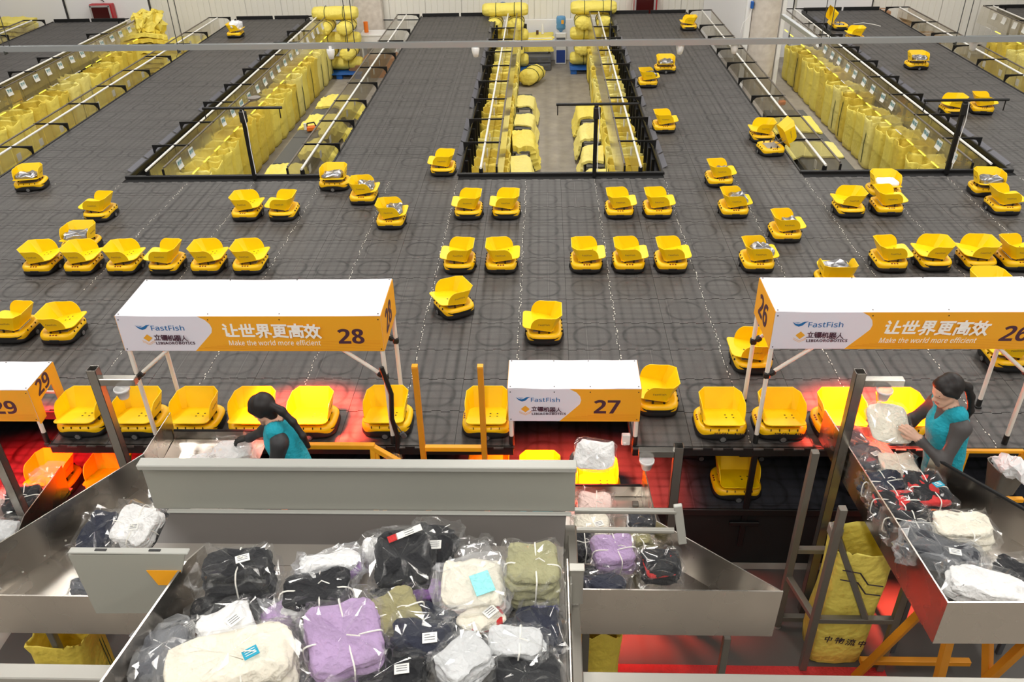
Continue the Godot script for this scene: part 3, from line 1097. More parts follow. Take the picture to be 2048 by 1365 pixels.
const STROKES := {
	"让": [[1, 9.3, 2.1, 8.2], [0.5, 6.3, 2, 6.3, 2, 1.2, 3.3, 2.3], [6.2, 9.5, 6.2, 0.8], [6.2, 5.4, 9.2, 5.4], [3.4, 0.8, 9.8, 0.8]],
	"世": [[0.3, 6.3, 9.7, 6.3], [2, 9, 2, 0.8, 9.2, 0.8], [4.8, 9.5, 4.8, 3.2, 7.6, 3.2, 7.6, 9.5]],
	"界": [[2, 9.4, 8, 9.4, 8, 5.3, 2, 5.3, 2, 9.4], [5, 9.4, 5, 5.3], [2, 7.4, 8, 7.4], [5, 5.3, 3, 3.6, 0.4, 2.6], [5, 5.3, 7, 3.6, 9.7, 2.6], [3.7, 3.6, 3.5, 1.6, 2.2, 0.2], [6.4, 3.8, 6.4, 0.2]],
	"更": [[0.6, 9.2, 9.4, 9.2], [2, 7.4, 8, 7.4, 8, 3.2, 2, 3.2, 2, 7.4], [2, 5.3, 8, 5.3], [5, 9.2, 5, 3.4, 3.6, 1.4, 0.5, 0.3], [2.2, 2.6, 5, 1, 9.7, 0.3]],
	"高": [[5, 10, 5, 8.7], [0.4, 8.6, 9.6, 8.6], [3, 7.4, 7, 7.4, 7, 5.8, 3, 5.8, 3, 7.4], [1, 0.2, 1, 4.8, 9, 4.8, 9, 0.6, 8, 0.4], [3.2, 3.4, 6.8, 3.4, 6.8, 1.4, 3.2, 1.4, 3.2, 3.4]],
	"效": [[2.6, 9.8, 2.6, 8.6], [0.2, 8.2, 5, 8.2], [1.7, 7.4, 0.3, 5.6], [3.4, 7.4, 4.9, 5.8], [1.2, 5.2, 3, 2.6, 4.8, 0.6], [4, 5.4, 2.6, 2.4, 0.3, 0.4], [6.6, 9.7, 5.4, 6.2], [6, 7.6, 9.8, 7.6], [8.6, 7.6, 7.6, 3.4, 5.2, 0.2], [6.3, 5.4, 7.6, 2.4, 9.8, 0.3]],
	"立": [[5, 9.8, 5, 8.4], [1, 7.8, 9, 7.8], [3, 6.6, 3.8, 2], [7.2, 6.6, 6.2, 1], [0.3, 0.9, 9.7, 0.9]],
	"镖": [[1.8, 9.6, 0.4, 7.2], [1.4, 8.2, 3.6, 8.2], [0.6, 6, 3.4, 6], [0.3, 4, 3.6, 4], [2, 6, 2, 0.8, 3.6, 1.8], [4.4, 9.2, 9.8, 9.2], [4.8, 8, 9.4, 8, 9.4, 5.6, 4.8, 5.6, 4.8, 8], [6.3, 9.2, 6.3, 5.6], [7.9, 9.2, 7.9, 5.6], [5, 4.6, 9.2, 4.6], [4.3, 3.2, 9.9, 3.2], [7.1, 3.2, 7.1, 0.3], [5.7, 2.2, 4.4, 0.6], [8.5, 2.2, 9.8, 0.6]],
	"机": [[0.3, 7, 4.4, 7], [2.4, 9.6, 2.4, 0.2], [2.2, 6.6, 0.3, 2.8], [2.7, 5.8, 4.2, 4.2], [5.6, 9, 5.6, 4, 4.4, 0.3], [5.6, 9, 8.2, 9, 8.2, 1, 9.7, 1, 9.7, 2.6]],
	"器": [[1, 9.4, 4.2, 9.4, 4.2, 6.8, 1, 6.8, 1, 9.4], [5.8, 9.4, 9, 9.4, 9, 6.8, 5.8, 6.8, 5.8, 9.4], [1, 3, 4.2, 3, 4.2, 0.3, 1, 0.3, 1, 3], [5.8, 3, 9, 3, 9, 0.3, 5.8, 0.3, 5.8, 3], [0.3, 5.2, 9.7, 5.2], [4.6, 6.6, 3.4, 4.4, 0.4, 3.4], [5.4, 5.2, 6.8, 4, 9.6, 3.4]],
	"人": [[5, 9.6, 4.4, 5.4, 0.4, 0.3], [4.8, 7, 6.4, 3.4, 9.7, 0.3]],
	"物": [[1.2, 9.2, 0.4, 6.6], [0.9, 7.8, 4.2, 7.8], [2.6, 9.8, 2.6, 0.2], [0.3, 4.2, 4.4, 5.2], [6.2, 9.8, 4.8, 6], [5.6, 8, 9.6, 8, 9, 1, 7.8, 0.8], [7.2, 8, 4.8, 3.4], [8.4, 8, 5.4, 1.4]],
	"流": [[0.8, 9.2, 2, 8.2], [0.4, 6.4, 1.8, 5.6], [0.4, 0.6, 2.4, 4], [6.4, 9.8, 6.4, 8.8], [3.2, 8.4, 9.6, 8.4], [5.6, 8.4, 4, 6.2, 9, 6.4], [7.8, 7.4, 9.2, 5.8], [4.4, 4.8, 4.4, 2.4, 3, 0.3], [6.4, 4.8, 6.4, 0.6], [8.4, 4.8, 8.4, 0.8, 9.8, 0.8, 9.8, 2]],
	"中": [[1.5, 7.6, 8.5, 7.6, 8.5, 4, 1.5, 4, 1.5, 7.6], [5, 9.8, 5, 0.2]],
}

# characters drawn stroke by stroke in the xy plane of xf, starting at its origin
func glyphs(parent: Node, s: String, size: float, gap: float, xf: Transform3D, m: String, weight := 0.14, called := "lettering") -> MeshInstance3D:
	var mb := MB.new()
	var w := size * weight / 2.0
	var lift := 0.0
	for i in s.length():
		if not STROKES.has(s[i]):
			continue
		for st in STROKES[s[i]]:
			for k in range(0, st.size() - 2, 2):
				var a := Vector2(st[k], st[k + 1]) * size / 10.0 + Vector2(i * (size + gap), 0)
				var b := Vector2(st[k + 2], st[k + 3]) * size / 10.0 + Vector2(i * (size + gap), 0)
				var d := (b - a).normalized()
				var nn := Vector2(-d.y, d.x) * w
				a -= d * w
				b += d * w
				lift += 0.00025
				mb.prism(PackedVector2Array([a - nn, b - nn, b + nn, a + nn]), 0.001, xf * Transform3D(Basis.IDENTITY, Vector3(0, 0, lift)))
	return part(called, mb, m, parent)

func words_on(parent: Node, s: String, h: float, x: float, y: float, z: float, m: String, bold := false, wide := 1.0, b := Basis.IDENTITY, called := "lettering"):
	var t := text_mesh(s, h * 1.37, 0.0015, bold)
	t.horizontal_alignment = HORIZONTAL_ALIGNMENT_LEFT
	var o := part(called, t, m, parent)
	o.transform = Transform3D(b * Basis.from_scale(Vector3(wide, 1, 1)), Vector3(x, y, z))
	return o

# num, x0, x1, z front, z back, y of skirt bottom, y of roof, long slogan, slant of letters, wording
const BOOTHS := [
	["28", -3.08, -1.0, -5.53, -6.13, 0.95, 1.27, true, "long left booth marked 28, white roof, orange slogan panel, black cable on its leg"],
	["27", -0.035, 1.04, -5.53, -5.945, 0.26, 0.586, false, "short middle booth marked 27, low with white roof and orange panel"],
	["26", 2.012, 4.1, -5.56, -6.115, 0.95, 1.28, true, "long right booth marked 26, white roof and slanted slogan, above woman holding a garment"],
	["29", -5.09, -4.03, -5.55, -5.975, 0.225, 0.547, false, "short edge booth marked 29, low with white roof, cut off by the picture edge"],
]

func booths():
	for b in BOOTHS:
		booth(b)

func booth(b: Array):
	var w: float = b[2] - b[1]
	var dp: float = b[3] - b[4]
	var y0: float = b[5]
	var y1: float = b[6]
	var h := y1 - y0
	var long: bool = b[7]
	var t := thing("booth", b[8], "booth", P(b[1], 0, b[3]), 0.0, "numbered loading booths")
	# local x along the front, z 0 at the front, back at -dp
	# roof sheet, sagging slightly
	var roof := MB.new().smooth()
	var n := 16
	for i in n:
		for j in 4:
			var q := []
			for c in [[0, 0], [0, 1], [1, 1], [1, 0]]:
				var u := float(i + c[0]) / n
				var s := float(j + c[1]) / 4
				q.append(Vector3(u * w, y1 + 0.006 - 0.02 * sin(PI * u) * (0.25 + 0.75 * s) * (1.0 if long else 0.3) - 0.002 * sin(u * 17.0 + s * 3.0), -dp * (1.0 - s) + 0.004))
			roof.quad(q[0], q[1], q[2], q[3])
	part("roof_panel", roof, "panel_roof", t)
	part("roof_core", MB.new().box(Vector3(w / 2, y1 - 0.024, -dp / 2), Vector3(w - 0.02, 0.012, dp - 0.02)), "panel_roof", t)
	var fr := part("front_panel", MB.new().box(Vector3(w / 2, y0 + h / 2, 0), Vector3(w, h, 0.008), 0.002), "panel_white", t)
	var ox := 0.57 if long else 0.42
	var curve := PackedVector2Array([Vector2(ox, 0), Vector2(w, 0), Vector2(w, h), Vector2(ox + 0.08, h), Vector2(ox + 0.135, h * 0.9), Vector2(ox + 0.165, h * 0.78), Vector2(ox + 0.175, h * 0.66), Vector2(ox + 0.165, h * 0.54), Vector2(ox + 0.13, h * 0.42)])
	part("orange_field", MB.new().prism(curve, 0.001, Transform3D(Basis.IDENTITY, Vector3(0, y0, 0.0046))), "panel_orange", fr)
	var waves := MB.new()
	for k in 7:
		var yy := 0.012 + 0.012 * k
		var a := ox + 0.03 + 0.05 * k
		for i in 22:
			var x0 := lerpf(a, w - 0.02, i / 22.0)
			var x1 := lerpf(a, w - 0.02, (i + 1) / 22.0)
			var f := func(x: float) -> float: return yy + 0.012 * sin(x * 3.1 + k * 0.25)
			waves.quad(Vector3(x0, y0 + f.call(x0), 0.0056), Vector3(x1, y0 + f.call(x1), 0.0056), Vector3(x1, y0 + f.call(x1) + 0.003, 0.0056), Vector3(x0, y0 + f.call(x0) + 0.003, 0.0056))
	part("wave_print", waves, "panel_orange_line", fr)
	var sx := 0.14 if long else 0.065
	var k1 := 1.12 if long else 1.0
	var zf := 0.006
	# fish swoosh, maker's diamond, names
	var sw := MB.new()
	sw.prism(PackedVector2Array([Vector2(0, 0.042), Vector2(0.02, 0.015), Vector2(0.05, 0), Vector2(0.08, 0.012), Vector2(0.098, 0.034), Vector2(0.118, 0.046), Vector2(0.088, 0.044), Vector2(0.066, 0.03), Vector2(0.045, 0.022), Vector2(0.022, 0.028)]), 0.001)
	sw.prism(PackedVector2Array([Vector2(0.012, 0.04), Vector2(0.04, 0.03), Vector2(0.06, 0.036), Vector2(0.035, 0.036)]), 0.001)
	var so := part("fish_mark", sw, "ink_blue", fr)
	so.position = Vector3(sx, y0 + h * 0.62, zf)
	words_on(fr, "FastFish", 0.04 * k1, sx + 0.115, y0 + h * 0.67, zf, "ink_blue", false, 1.25)
	var dm := part("diamond_mark", MB.new().prism(PackedVector2Array([Vector2(0, 0.036), Vector2(0.036, 0.002), Vector2(0, -0.032), Vector2(-0.036, 0.002)]), 0.001), "ink_gold", fr)
	dm.position = Vector3(sx + 0.075, y0 + h * 0.38, zf)
	var hexl := MB.new()
	for k in 2:
		for e in [[-0.05, -0.02 - 0.012 * k, 0, -0.048 - 0.012 * k], [0, -0.048 - 0.012 * k, 0.05, -0.02 - 0.012 * k]]:
			hexl.bar(Vector3(e[0], e[1], 0), Vector3(e[2], e[3], 0), 0.002)
	var hx := part("diamond_lines", hexl, "ink_gold", fr)
	hx.position = dm.position
	glyphs(fr, "立镖机器人", 0.046 * k1, 0.004, Transform3D(Basis.IDENTITY, Vector3(sx + 0.125, y0 + h * 0.32, zf)), "ink_purple", 0.13)
	words_on(fr, "LIBIAOROBOTICS", 0.021 * k1, sx + 0.125, y0 + h * 0.235, zf, "ink_purple", true, 1.2)
	var lean := Basis(Vector3(1, 0, 0), Vector3(0.2 if b[0] == "26" else 0.0, 1, 0), Vector3(0, 0, 1))
	if long:
		glyphs(fr, "让世界更高效", 0.118, 0.012, Transform3D(lean, Vector3(0.83, y0 + h * 0.42, zf)), "ink_white", 0.15)
		words_on(fr, "Make the world more efficient", 0.046, 0.85 - (0.03 if b[0] == "26" else 0.0), y0 + h * 0.24, zf, "ink_white", false, 0.86, lean)
		words_on(fr, b[0], 0.135, 1.72, y0 + h * 0.42, zf, "ink_purple", true, 1.1, lean)
	else:
		words_on(fr, b[0], 0.135, 0.69, y0 + h * 0.45, zf, "ink_purple", true, 1.12)
	# sides
	var poly := PackedVector2Array([Vector2(0, 0), Vector2(dp, 0), Vector2(dp, h), Vector2(0, h)])
	if b[0] == "29":
		poly = PackedVector2Array([Vector2(0, -0.03), Vector2(0.1, -0.02), Vector2(0.11, h * 0.45), Vector2(dp - 0.12, h * 0.55), Vector2(dp - 0.1, -0.06), Vector2(dp, -0.06), Vector2(dp, h), Vector2(0, h)])
	for s in 2:
		var q := part("side_panel", MB.new().prism(poly, 0.008, Transform3D(Basis(Vector3.UP, PI / 2), Vector3(w * s, y0, 0))), "panel_orange", t)
		var bs := Basis(Vector3.UP, PI / 2 if s == 1 else -PI / 2)
		words_on(q, b[0], 0.19 if long else 0.14, w * s + (0.006 if s == 1 else -0.006), y0 + h * (0.5 if b[0] != "29" else 0.78), (-dp / 2 + (0.17 if long else 0.12)) if s == 1 else (-dp / 2 - (0.17 if long else 0.12)), "ink_purple", true, 1.0, bs)
	# rivets along the edges
	var rv := MB.new()
	for x in [0.02, w * 0.35, w * 0.62, w - 0.02]:
		for z in [-dp + 0.02, -0.02]:
			rv.box(Vector3(x, y1 + 0.008, z), Vector3(0.009, 0.005, 0.009), 0.002)
		rv.box(Vector3(x, y1 - 0.03, 0.005), Vector3(0.009, 0.009, 0.004), 0.001)
	for x in [0.02, w - 0.02]:
		rv.box(Vector3(x, y0 + 0.02, 0.005), Vector3(0.009, 0.009, 0.004), 0.001)
	part("rivet", rv, "clamp", t)
	# frame and legs
	var fm := MB.new()
	for z in [-0.03, -dp + 0.03]:
		fm.tube([Vector3(0.02, y0 + 0.02, z), Vector3(w - 0.02, y0 + 0.02, z)], 0.014, 6)
	part("frame_tube", fm, "leg_white", t)
	for x in [0.02, w - 0.02]:
		for z in [0.0, -dp]:
			if z < 0.0 and not long:
				continue
			var zz: float = z - (0.02 if z == 0.0 else -0.03)
			var lg := part("leg", MB.new().tube([Vector3(x, 0.05, zz), Vector3(x, y0 + 0.05, zz)], 0.019, 8), "leg_white", t)
			part("foot", MB.new().tube([Vector3(x, -0.06 if z == 0.0 else 0.0, zz), Vector3(x, 0.09, zz)], 0.023, 8).box(Vector3(x, -0.03 if z == 0.0 else 0.004, zz), Vector3(0.05, 0.03, 0.05), 0.004), "clamp", lg)
			if long:
				var sgn := 1.0 if x < w / 2 else -1.0
				part("clamp", MB.new().box(Vector3(x, y0 - 0.26, zz), Vector3(0.05, 0.06, 0.05), 0.01).box(Vector3(x + 0.04 * sgn, y0 - 0.235, zz), Vector3(0.05, 0.045, 0.05), 0.01, Basis(Vector3.BACK, 0.7 * sgn)), "clamp", lg)
				part("brace", MB.new().tube([Vector3(x + 0.03 * sgn, y0 - 0.24, zz), Vector3(x + 0.34 * sgn, y0 + 0.02, zz)], 0.016, 8), "leg_white", lg)
	if b[0] == "28":
		part("cable", MB.new().tube([Vector3(w - 0.04, 0.8, 0.01), Vector3(w + 0.02, 0.55, 0.03), Vector3(w + 0.0, 0.3, 0.03), Vector3(w + 0.03, 0.1, 0.02), Vector3(w + 0.0, -0.2, 0.05), Vector3(w, -0.6, 0.06)], 0.02, 6), "cable", t)
		part("plug", MB.new().box(Vector3(w + 0.08, 0.13, 0.03), Vector3(0.04, 0.06, 0.03), 0.005, Basis(Vector3.BACK, 0.5)).tube([Vector3(w + 0.03, 0.24, 0.03), Vector3(w + 0.07, 0.16, 0.03)], 0.004, 5), "step_metal", t)
	if b[0] == "26":
		part("foot_bracket", MB.new().box(Vector3(0.02, -0.1, 0.02), Vector3(0.26, 0.03, 0.03), 0.004).box(Vector3(0.02, -0.6, 0.03), Vector3(0.05, 1.1, 0.03), 0.004).box(Vector3(0.02, -0.86, 0.05), Vector3(0.26, 0.04, 0.03), 0.004), "black_metal", t)
	# red lamp bars below the roof
	var red := SpotLight3D.new()
	var lx: float = {"28": w * 0.59, "27": w * 0.5, "26": w * 0.47, "29": w * 0.62}[b[0]]
	part("lamp_bar", MB.new().box(Vector3(lx, y0 + 0.06 if long else y0 + 0.1, -0.14), Vector3(0.5, 0.02, 0.05), 0.004), "led_red", t)
	red.name = "red_light"
	red.position = Vector3(lx, y0 + 0.04 if long else y0 + 0.08, -0.14)
	red.rotation = Vector3(-PI / 2 + (0.08 if long else 0.0), 0, 0)
	red.spot_angle = 34.0 if long else 52.0
	red.spot_angle_attenuation = 0.5
	red.light_color = Color(1.0, 0.30, 0.22) if b[0] != "29" else Color(1.0, 0.08, 0.08)
	red.light_energy = RED_LONG if long else RED_SHORT
	red.light_size = 0.12
	red.spot_range = 6.0
	red.shadow_enabled = true
	t.add_child(red)

const RED_LONG := 70.0
const RED_SHORT := 26.0

func plate(mb: MB, pts: Array, th: float) -> MB:
	# flat slab through the given points (any planar polygon), thickened along its normal
	var from := mb.v.size()
	var nrm: Vector3 = (pts[1] - pts[0]).cross(pts[2] - pts[0]).normalized() * th / 2
	var n := pts.size()
	for i in range(1, n - 1):
		mb.tri(pts[0] + nrm, pts[i] + nrm, pts[i + 1] + nrm)
		mb.tri(pts[0] - nrm, pts[i + 1] - nrm, pts[i] - nrm)
	for i in n:
		var a: Vector3 = pts[i]
		var b: Vector3 = pts[(i + 1) % n]
		mb.quad(a - nrm, b - nrm, b + nrm, a + nrm)
	mb.settle(from)
	return mb

func station_steps():
	for s in [[-1.4, "long left"], [3.55, "long right"]]:
		var t := thing("work_step", "grey metal standing step for the worker at the %s booth" % s[1], "step", P(s[0], -1.4, -4.85))
		part("tread", MB.new().box(Vector3(0, 0.715, 0), Vector3(0.95, 0.04, 0.6), 0.006), "step_metal", t)
		for x in [-0.43, 0.43]:
			for z in [-0.26, 0.26]:
				part("leg", MB.new().box(Vector3(x, 0.35, z), Vector3(0.04, 0.7, 0.04), 0.004), "step_metal", t)

func conveyor():
	var t := thing("belt_conveyor", "wide grey infeed belt conveyor heaped with wrapped clothing, tall grey back panel", "conveyor", P(0, 0, 0))
	var pn := MB.new()
	pn.box(Vector3(-0.825, 1.19, -3.69), Vector3(2.53, 0.36, 0.03), 0.006)
	part("back_panel", pn, "panel_grey", t)
	part("panel_lip", MB.new().box(Vector3(-0.825, 1.375, -3.675), Vector3(2.54, 0.016, 0.075), 0.005).box(Vector3(-0.825, 1.365, -3.64), Vector3(2.53, 0.03, 0.006), 0.002), "panel_lip", t)
	part("hinge_strip", MB.new().box(Vector3(-0.79, 1.015, -3.655), Vector3(2.42, 0.012, 0.03), 0.003), "panel_lip", t)
	var a1 := MB.new()
	plate(a1, [Vector3(-1.985, 0.985, -3.42), Vector3(0.37, 0.985, -3.42), Vector3(0.39, 1.005, -3.66), Vector3(-1.985, 1.005, -3.66)], 0.006)
	part("apron", a1, "apron_dark", t)
	var a2 := MB.new()
	plate(a2, [Vector3(-2.02, 0.985, -3.26), Vector3(0.365, 0.985, -3.26), Vector3(0.37, 0.985, -3.42), Vector3(-1.985, 0.985, -3.42)], 0.006)
	part("apron", a2, "apron_mid", t)
	part("belt", MB.new().box(Vector3(-0.7, 0.97, -2.6), Vector3(2.14, 0.03, 1.36), 0.004), "belt", t)
	part("bed", MB.new().box(Vector3(-0.7, 0.86, -2.9), Vector3(2.3, 0.16, 1.5), 0.01), "frame_grey", t)
	# left guard and its folded plate
	var g := MB.new()
	plate(g, [Vector3(-1.58, 0.98, -3.02), Vector3(-1.6, 1.27, -3.02), Vector3(-1.74, 1.27, -2.2), Vector3(-1.72, 0.98, -2.2)], 0.012)
	plate(g, [Vector3(-1.58, 0.98, -3.02), Vector3(-1.6, 1.27, -3.02), Vector3(-1.57, 1.22, -3.18), Vector3(-1.55, 0.98, -3.14)], 0.01)
	part("side_guard", g, "steel", t)
	var gp := MB.new()
	plate(gp, [Vector3(-2.13, 0.95, -2.95), Vector3(-1.7, 0.96, -2.95), Vector3(-1.56, 1.375, -2.97), Vector3(-2.165, 1.365, -2.97)], 0.012)
	var gate := part("gate_plate", gp, "panel_grey", t)
	part("gate_lip", MB.new().box(Vector3(-1.855, 1.378, -2.985), Vector3(0.62, 0.012, 0.04), 0.004), "panel_lip", gate)
	for x in [-2.0, -1.72]:
		part("slot", MB.new().box(Vector3(x, 1.385, -2.985), Vector3(0.06, 0.004, 0.014), 0.0), "black_metal", gate)
	var yp := MB.new()
	plate(yp, [Vector3(-1.78, 1.27, -2.955), Vector3(-1.74, 1.17, -2.95), Vector3(-1.66, 1.17, -2.95), Vector3(-1.6, 1.27, -2.955)], 0.004)
	part("yellow_patch", yp, "yellow_steel", gate)
	part("right_guard", MB.new().box(Vector3(0.385, 1.0, -2.72), Vector3(0.012, 0.16, 1.05), 0.003), "steel", t)
	part("slotted_bracket", MB.new().box(Vector3(0.425, 1.14, -3.0), Vector3(0.07, 0.26, 0.02), 0.004).box(Vector3(0.395, 1.1, -2.97), Vector3(0.012, 0.24, 0.06), 0.003).box(Vector3(0.425, 1.275, -3.0), Vector3(0.08, 0.012, 0.05), 0.004), "alu", t)
	part("belt_edge_frame", MB.new().box(Vector3(0.42, 0.9, -2.85), Vector3(0.05, 0.2, 1.3), 0.004), "frame_grey", t)
	for x in [-1.9, 0.3]:
		for z in [-3.5, -2.3]:
			part("leg", MB.new().box(Vector3(x, -0.31, z), Vector3(0.07, 2.18, 0.07), 0.006), "frame_grey", t)
	# guide rails at the right end
	var rl := thing("guide_rail", "pair of aluminium guide rails bridging the chute of the short middle booth", "rail", P(0.44, 0, -3.7))
	for y in [1.0, 0.842]:
		part("rail", MB.new().tube([Vector3(0, y, 0), Vector3(0.6, y, 0)], 0.019, 10), "alu", rl)
	part("end_bracket", MB.new().bar(Vector3(0.605, 1.05, 0.0), Vector3(0.66, 0.74, 0.0), 0.05, 0.03), "panel_lip", rl)
	# long beams across the bottom of the picture
	single("frame_beam", MB.new().box(Vector3(0, 0, 0), Vector3(1.25, 0.09, 0.09), 0.006).box(Vector3(0, -0.16, 0.03), Vector3(1.25, 0.2, 0.02), 0.004), "alu", "pale grey frame beam left of the clothing belt", "beam", P(-2.5, 0.86, -2.62))
	single("frame_beam", MB.new().box(Vector3(0, 0, 0), Vector3(3.4, 0.09, 0.09), 0.006).box(Vector3(0, -0.16, 0.03), Vector3(3.4, 0.2, 0.02), 0.004).box(Vector3(0.55, 0, 0.0), Vector3(0.006, 0.094, 0.094)), "alu", "pale grey frame beam right of the clothing belt", "beam", P(2.1, 0.86, -2.62))

func chutes():
	# booth 28
	var t := thing("chute", "wide steel chute feeding the long left booth, left wall lit red", "chute", P(0, 0, 0), 0.0, "steel chutes to the booths")
	var fl := MB.new()
	plate(fl, [Vector3(-2.84, 0.13, -5.42), Vector3(-2.05, 0.13, -5.42), Vector3(-2.05, 0.1, -4.95), Vector3(-2.85, 0.1, -4.95)], 0.01)
	plate(fl, [Vector3(-2.85, 0.1, -4.95), Vector3(-2.05, 0.1, -4.95), Vector3(-1.9, 0.06, -3.67), Vector3(-3.54, 0.06, -3.67)], 0.01)
	part("chute_floor", fl, "steel", t)
	var wl := MB.new()
	plate(wl, [Vector3(-2.85, 0.08, -5.46), Vector3(-2.85, 0.36, -5.5), Vector3(-2.85, 0.37, -4.95), Vector3(-2.85, 0.08, -4.95)], 0.008)
	part("side_wall", wl, "steel", t)
	var wf := MB.new()
	plate(wf, [Vector3(-2.85, 0.08, -4.95), Vector3(-2.85, 0.37, -4.95), Vector3(-3.55, 0.46, -3.66), Vector3(-3.55, 0.06, -3.66)], 0.008)
	part("side_wall", wf, "steel", t)
	var we := MB.new()
	plate(we, [Vector3(-2.84, 0.1, -5.43), Vector3(-2.05, 0.1, -5.43), Vector3(-2.05, 0.2, -5.45), Vector3(-2.84, 0.2, -5.45)], 0.01)
	part("end_wall", we, "steel", t)
	part("rubber_edge", MB.new().box(Vector3(-2.445, 0.205, -5.455), Vector3(0.79, 0.02, 0.02), 0.004), "rubber", t)
	var wn := MB.new()
	plate(wn, [Vector3(-3.56, -0.12, -3.66), Vector3(-1.88, -0.12, -3.66), Vector3(-1.88, 0.25, -3.66), Vector3(-3.56, 0.25, -3.66)], 0.01)
	part("near_wall", wn, "steel", t)
	var bolts := MB.new()
	for k in 7:
		bolts.box(Vector3(-2.97 - 0.08 * k, 0.125 - 0.002 * k, -4.72 + 0.148 * k), Vector3(0.014, 0.014, 0.014), 0.004)
	part("bolt", bolts, "alu", t)
	for p in [[-2.7, -5.2], [-2.1, -5.2], [-3.3, -3.9], [-2.05, -3.9]]:
		part("leg", MB.new().box(Vector3(p[0], -0.68, p[1]), Vector3(0.05, 1.44, 0.05), 0.005), "frame_grey", t)
	# booth 27
	t = thing("chute", "narrow steel chute feeding the short middle booth, right wall lit red", "chute", P(0, 0, 0), 0.0, "steel chutes to the booths")
	fl = MB.new()
	plate(fl, [Vector3(0.42, -0.3, -5.22), Vector3(1.06, -0.3, -5.22), Vector3(1.06, -0.14, -4.45), Vector3(0.42, -0.14, -4.45)], 0.01)
	plate(fl, [Vector3(0.42, -0.14, -4.45), Vector3(1.06, -0.14, -4.45), Vector3(1.74, 0.02, -3.69), Vector3(0.44, 0.02, -3.69)], 0.01)
	part("chute_floor", fl, "steel", t)
	wl = MB.new()
	plate(wl, [Vector3(1.065, -0.32, -5.25), Vector3(1.065, 0.03, -5.25), Vector3(1.065, 0.2, -4.44), Vector3(1.065, -0.15, -4.44)], 0.008)
	part("side_wall", wl, "steel", t)
	wf = MB.new()
	plate(wf, [Vector3(1.065, -0.15, -4.44), Vector3(1.065, 0.2, -4.44), Vector3(1.75, 0.345, -3.68), Vector3(1.75, 0.0, -3.68)], 0.008)
	part("side_wall", wf, "steel", t)
	wl = MB.new()
	plate(wl, [Vector3(0.415, -0.32, -5.25), Vector3(0.415, 0.03, -5.25), Vector3(0.415, 0.2, -4.44), Vector3(0.42, 0.3, -3.68), Vector3(0.42, -0.02, -3.68)], 0.008)
	part("side_wall", wl, "steel", t)
	we = MB.new()
	plate(we, [Vector3(0.42, -0.32, -5.23), Vector3(1.06, -0.32, -5.23), Vector3(1.06, -0.2, -5.25), Vector3(0.42, -0.2, -5.25)], 0.01)
	part("end_wall", we, "steel", t)
	part("rubber_edge", MB.new().box(Vector3(0.74, -0.195, -5.255), Vector3(0.64, 0.02, 0.02), 0.004), "rubber", t)
	wn = MB.new()
	plate(wn, [Vector3(0.43, -0.08, -3.68), Vector3(1.75, -0.08, -3.68), Vector3(1.76, 0.345, -3.68), Vector3(0.43, 0.345, -3.68)], 0.01)
	part("near_wall", wn, "steel", t)
	for p in [[0.5, -5.1], [1.0, -5.1], [0.55, -3.9], [1.5, -3.8]]:
		part("leg", MB.new().box(Vector3(p[0], -0.82, p[1]), Vector3(0.05, 1.16, 0.05), 0.005), "frame_grey", t)
	# booth 26
	t = thing("chute", "long steel chute feeding the long right booth, its brown-tinted left wall nearest", "chute", P(0, 0, 0), 0.0, "steel chutes to the booths")
	fl = MB.new()
	plate(fl, [Vector3(2.55, 0.12, -5.52), Vector3(3.02, 0.12, -5.52), Vector3(3.05, 0.22, -4.8), Vector3(2.55, 0.22, -4.8)], 0.01)
	plate(fl, [Vector3(2.55, 0.22, -4.8), Vector3(3.05, 0.22, -4.8), Vector3(3.9, 0.42, -3.35), Vector3(2.57, 0.42, -3.35)], 0.01)
	part("chute_floor", fl, "steel", t)
	wl = MB.new()
	plate(wl, [Vector3(2.545, 0.06, -5.56), Vector3(2.545, 0.36, -5.56), Vector3(2.565, 0.655, -3.34), Vector3(2.565, 0.3, -3.34)], 0.01)
	part("side_wall", wl, "steel", t)
	part("latch", MB.new().box(Vector3(2.55, 0.36, -4.4), Vector3(0.02, 0.14, 0.03), 0.004), "black_metal", t)
	wf = MB.new()
	plate(wf, [Vector3(3.05, 0.2, -4.8), Vector3(3.06, 0.5, -4.8), Vector3(3.92, 0.66, -3.34), Vector3(3.9, 0.38, -3.34)], 0.008)
	part("side_wall", wf, "steel", t)
	part("rubber_edge", MB.new().bar(Vector3(3.06, 0.505, -4.82), Vector3(3.45, 0.578, -4.14), 0.02), "rubber", t)
	wn = MB.new()
	plate(wn, [Vector3(2.56, 0.3, -3.34), Vector3(3.92, 0.32, -3.34), Vector3(3.92, 0.68, -3.34), Vector3(2.56, 0.655, -3.34)], 0.01)
	part("near_wall", wn, "steel", t)
	we = MB.new()
	plate(we, [Vector3(2.55, 0.1, -5.52), Vector3(3.02, 0.1, -5.52), Vector3(3.02, 0.2, -5.54), Vector3(2.55, 0.2, -5.54)], 0.01)
	part("end_wall", we, "steel", t)
	# booth 29
	t = thing("chute", "short steel chute feeding the short edge booth, with a peaked end wall", "chute", P(0, 0, 0), 0.0, "steel chutes to the booths")
	fl = MB.new()
	plate(fl, [Vector3(-4.62, -0.4, -5.4), Vector3(-3.86, -0.4, -5.4), Vector3(-3.86, -0.3, -4.1), Vector3(-4.62, -0.3, -4.1)], 0.01)
	part("chute_floor", fl, "steel", t)
	wl = MB.new()
	plate(wl, [Vector3(-3.87, -0.42, -5.36), Vector3(-3.88, -0.14, -5.4), Vector3(-3.85, -0.1, -4.75), Vector3(-3.82, -0.32, -4.1), Vector3(-3.84, -0.42, -4.6)], 0.008)
	part("side_wall", wl, "steel", t)

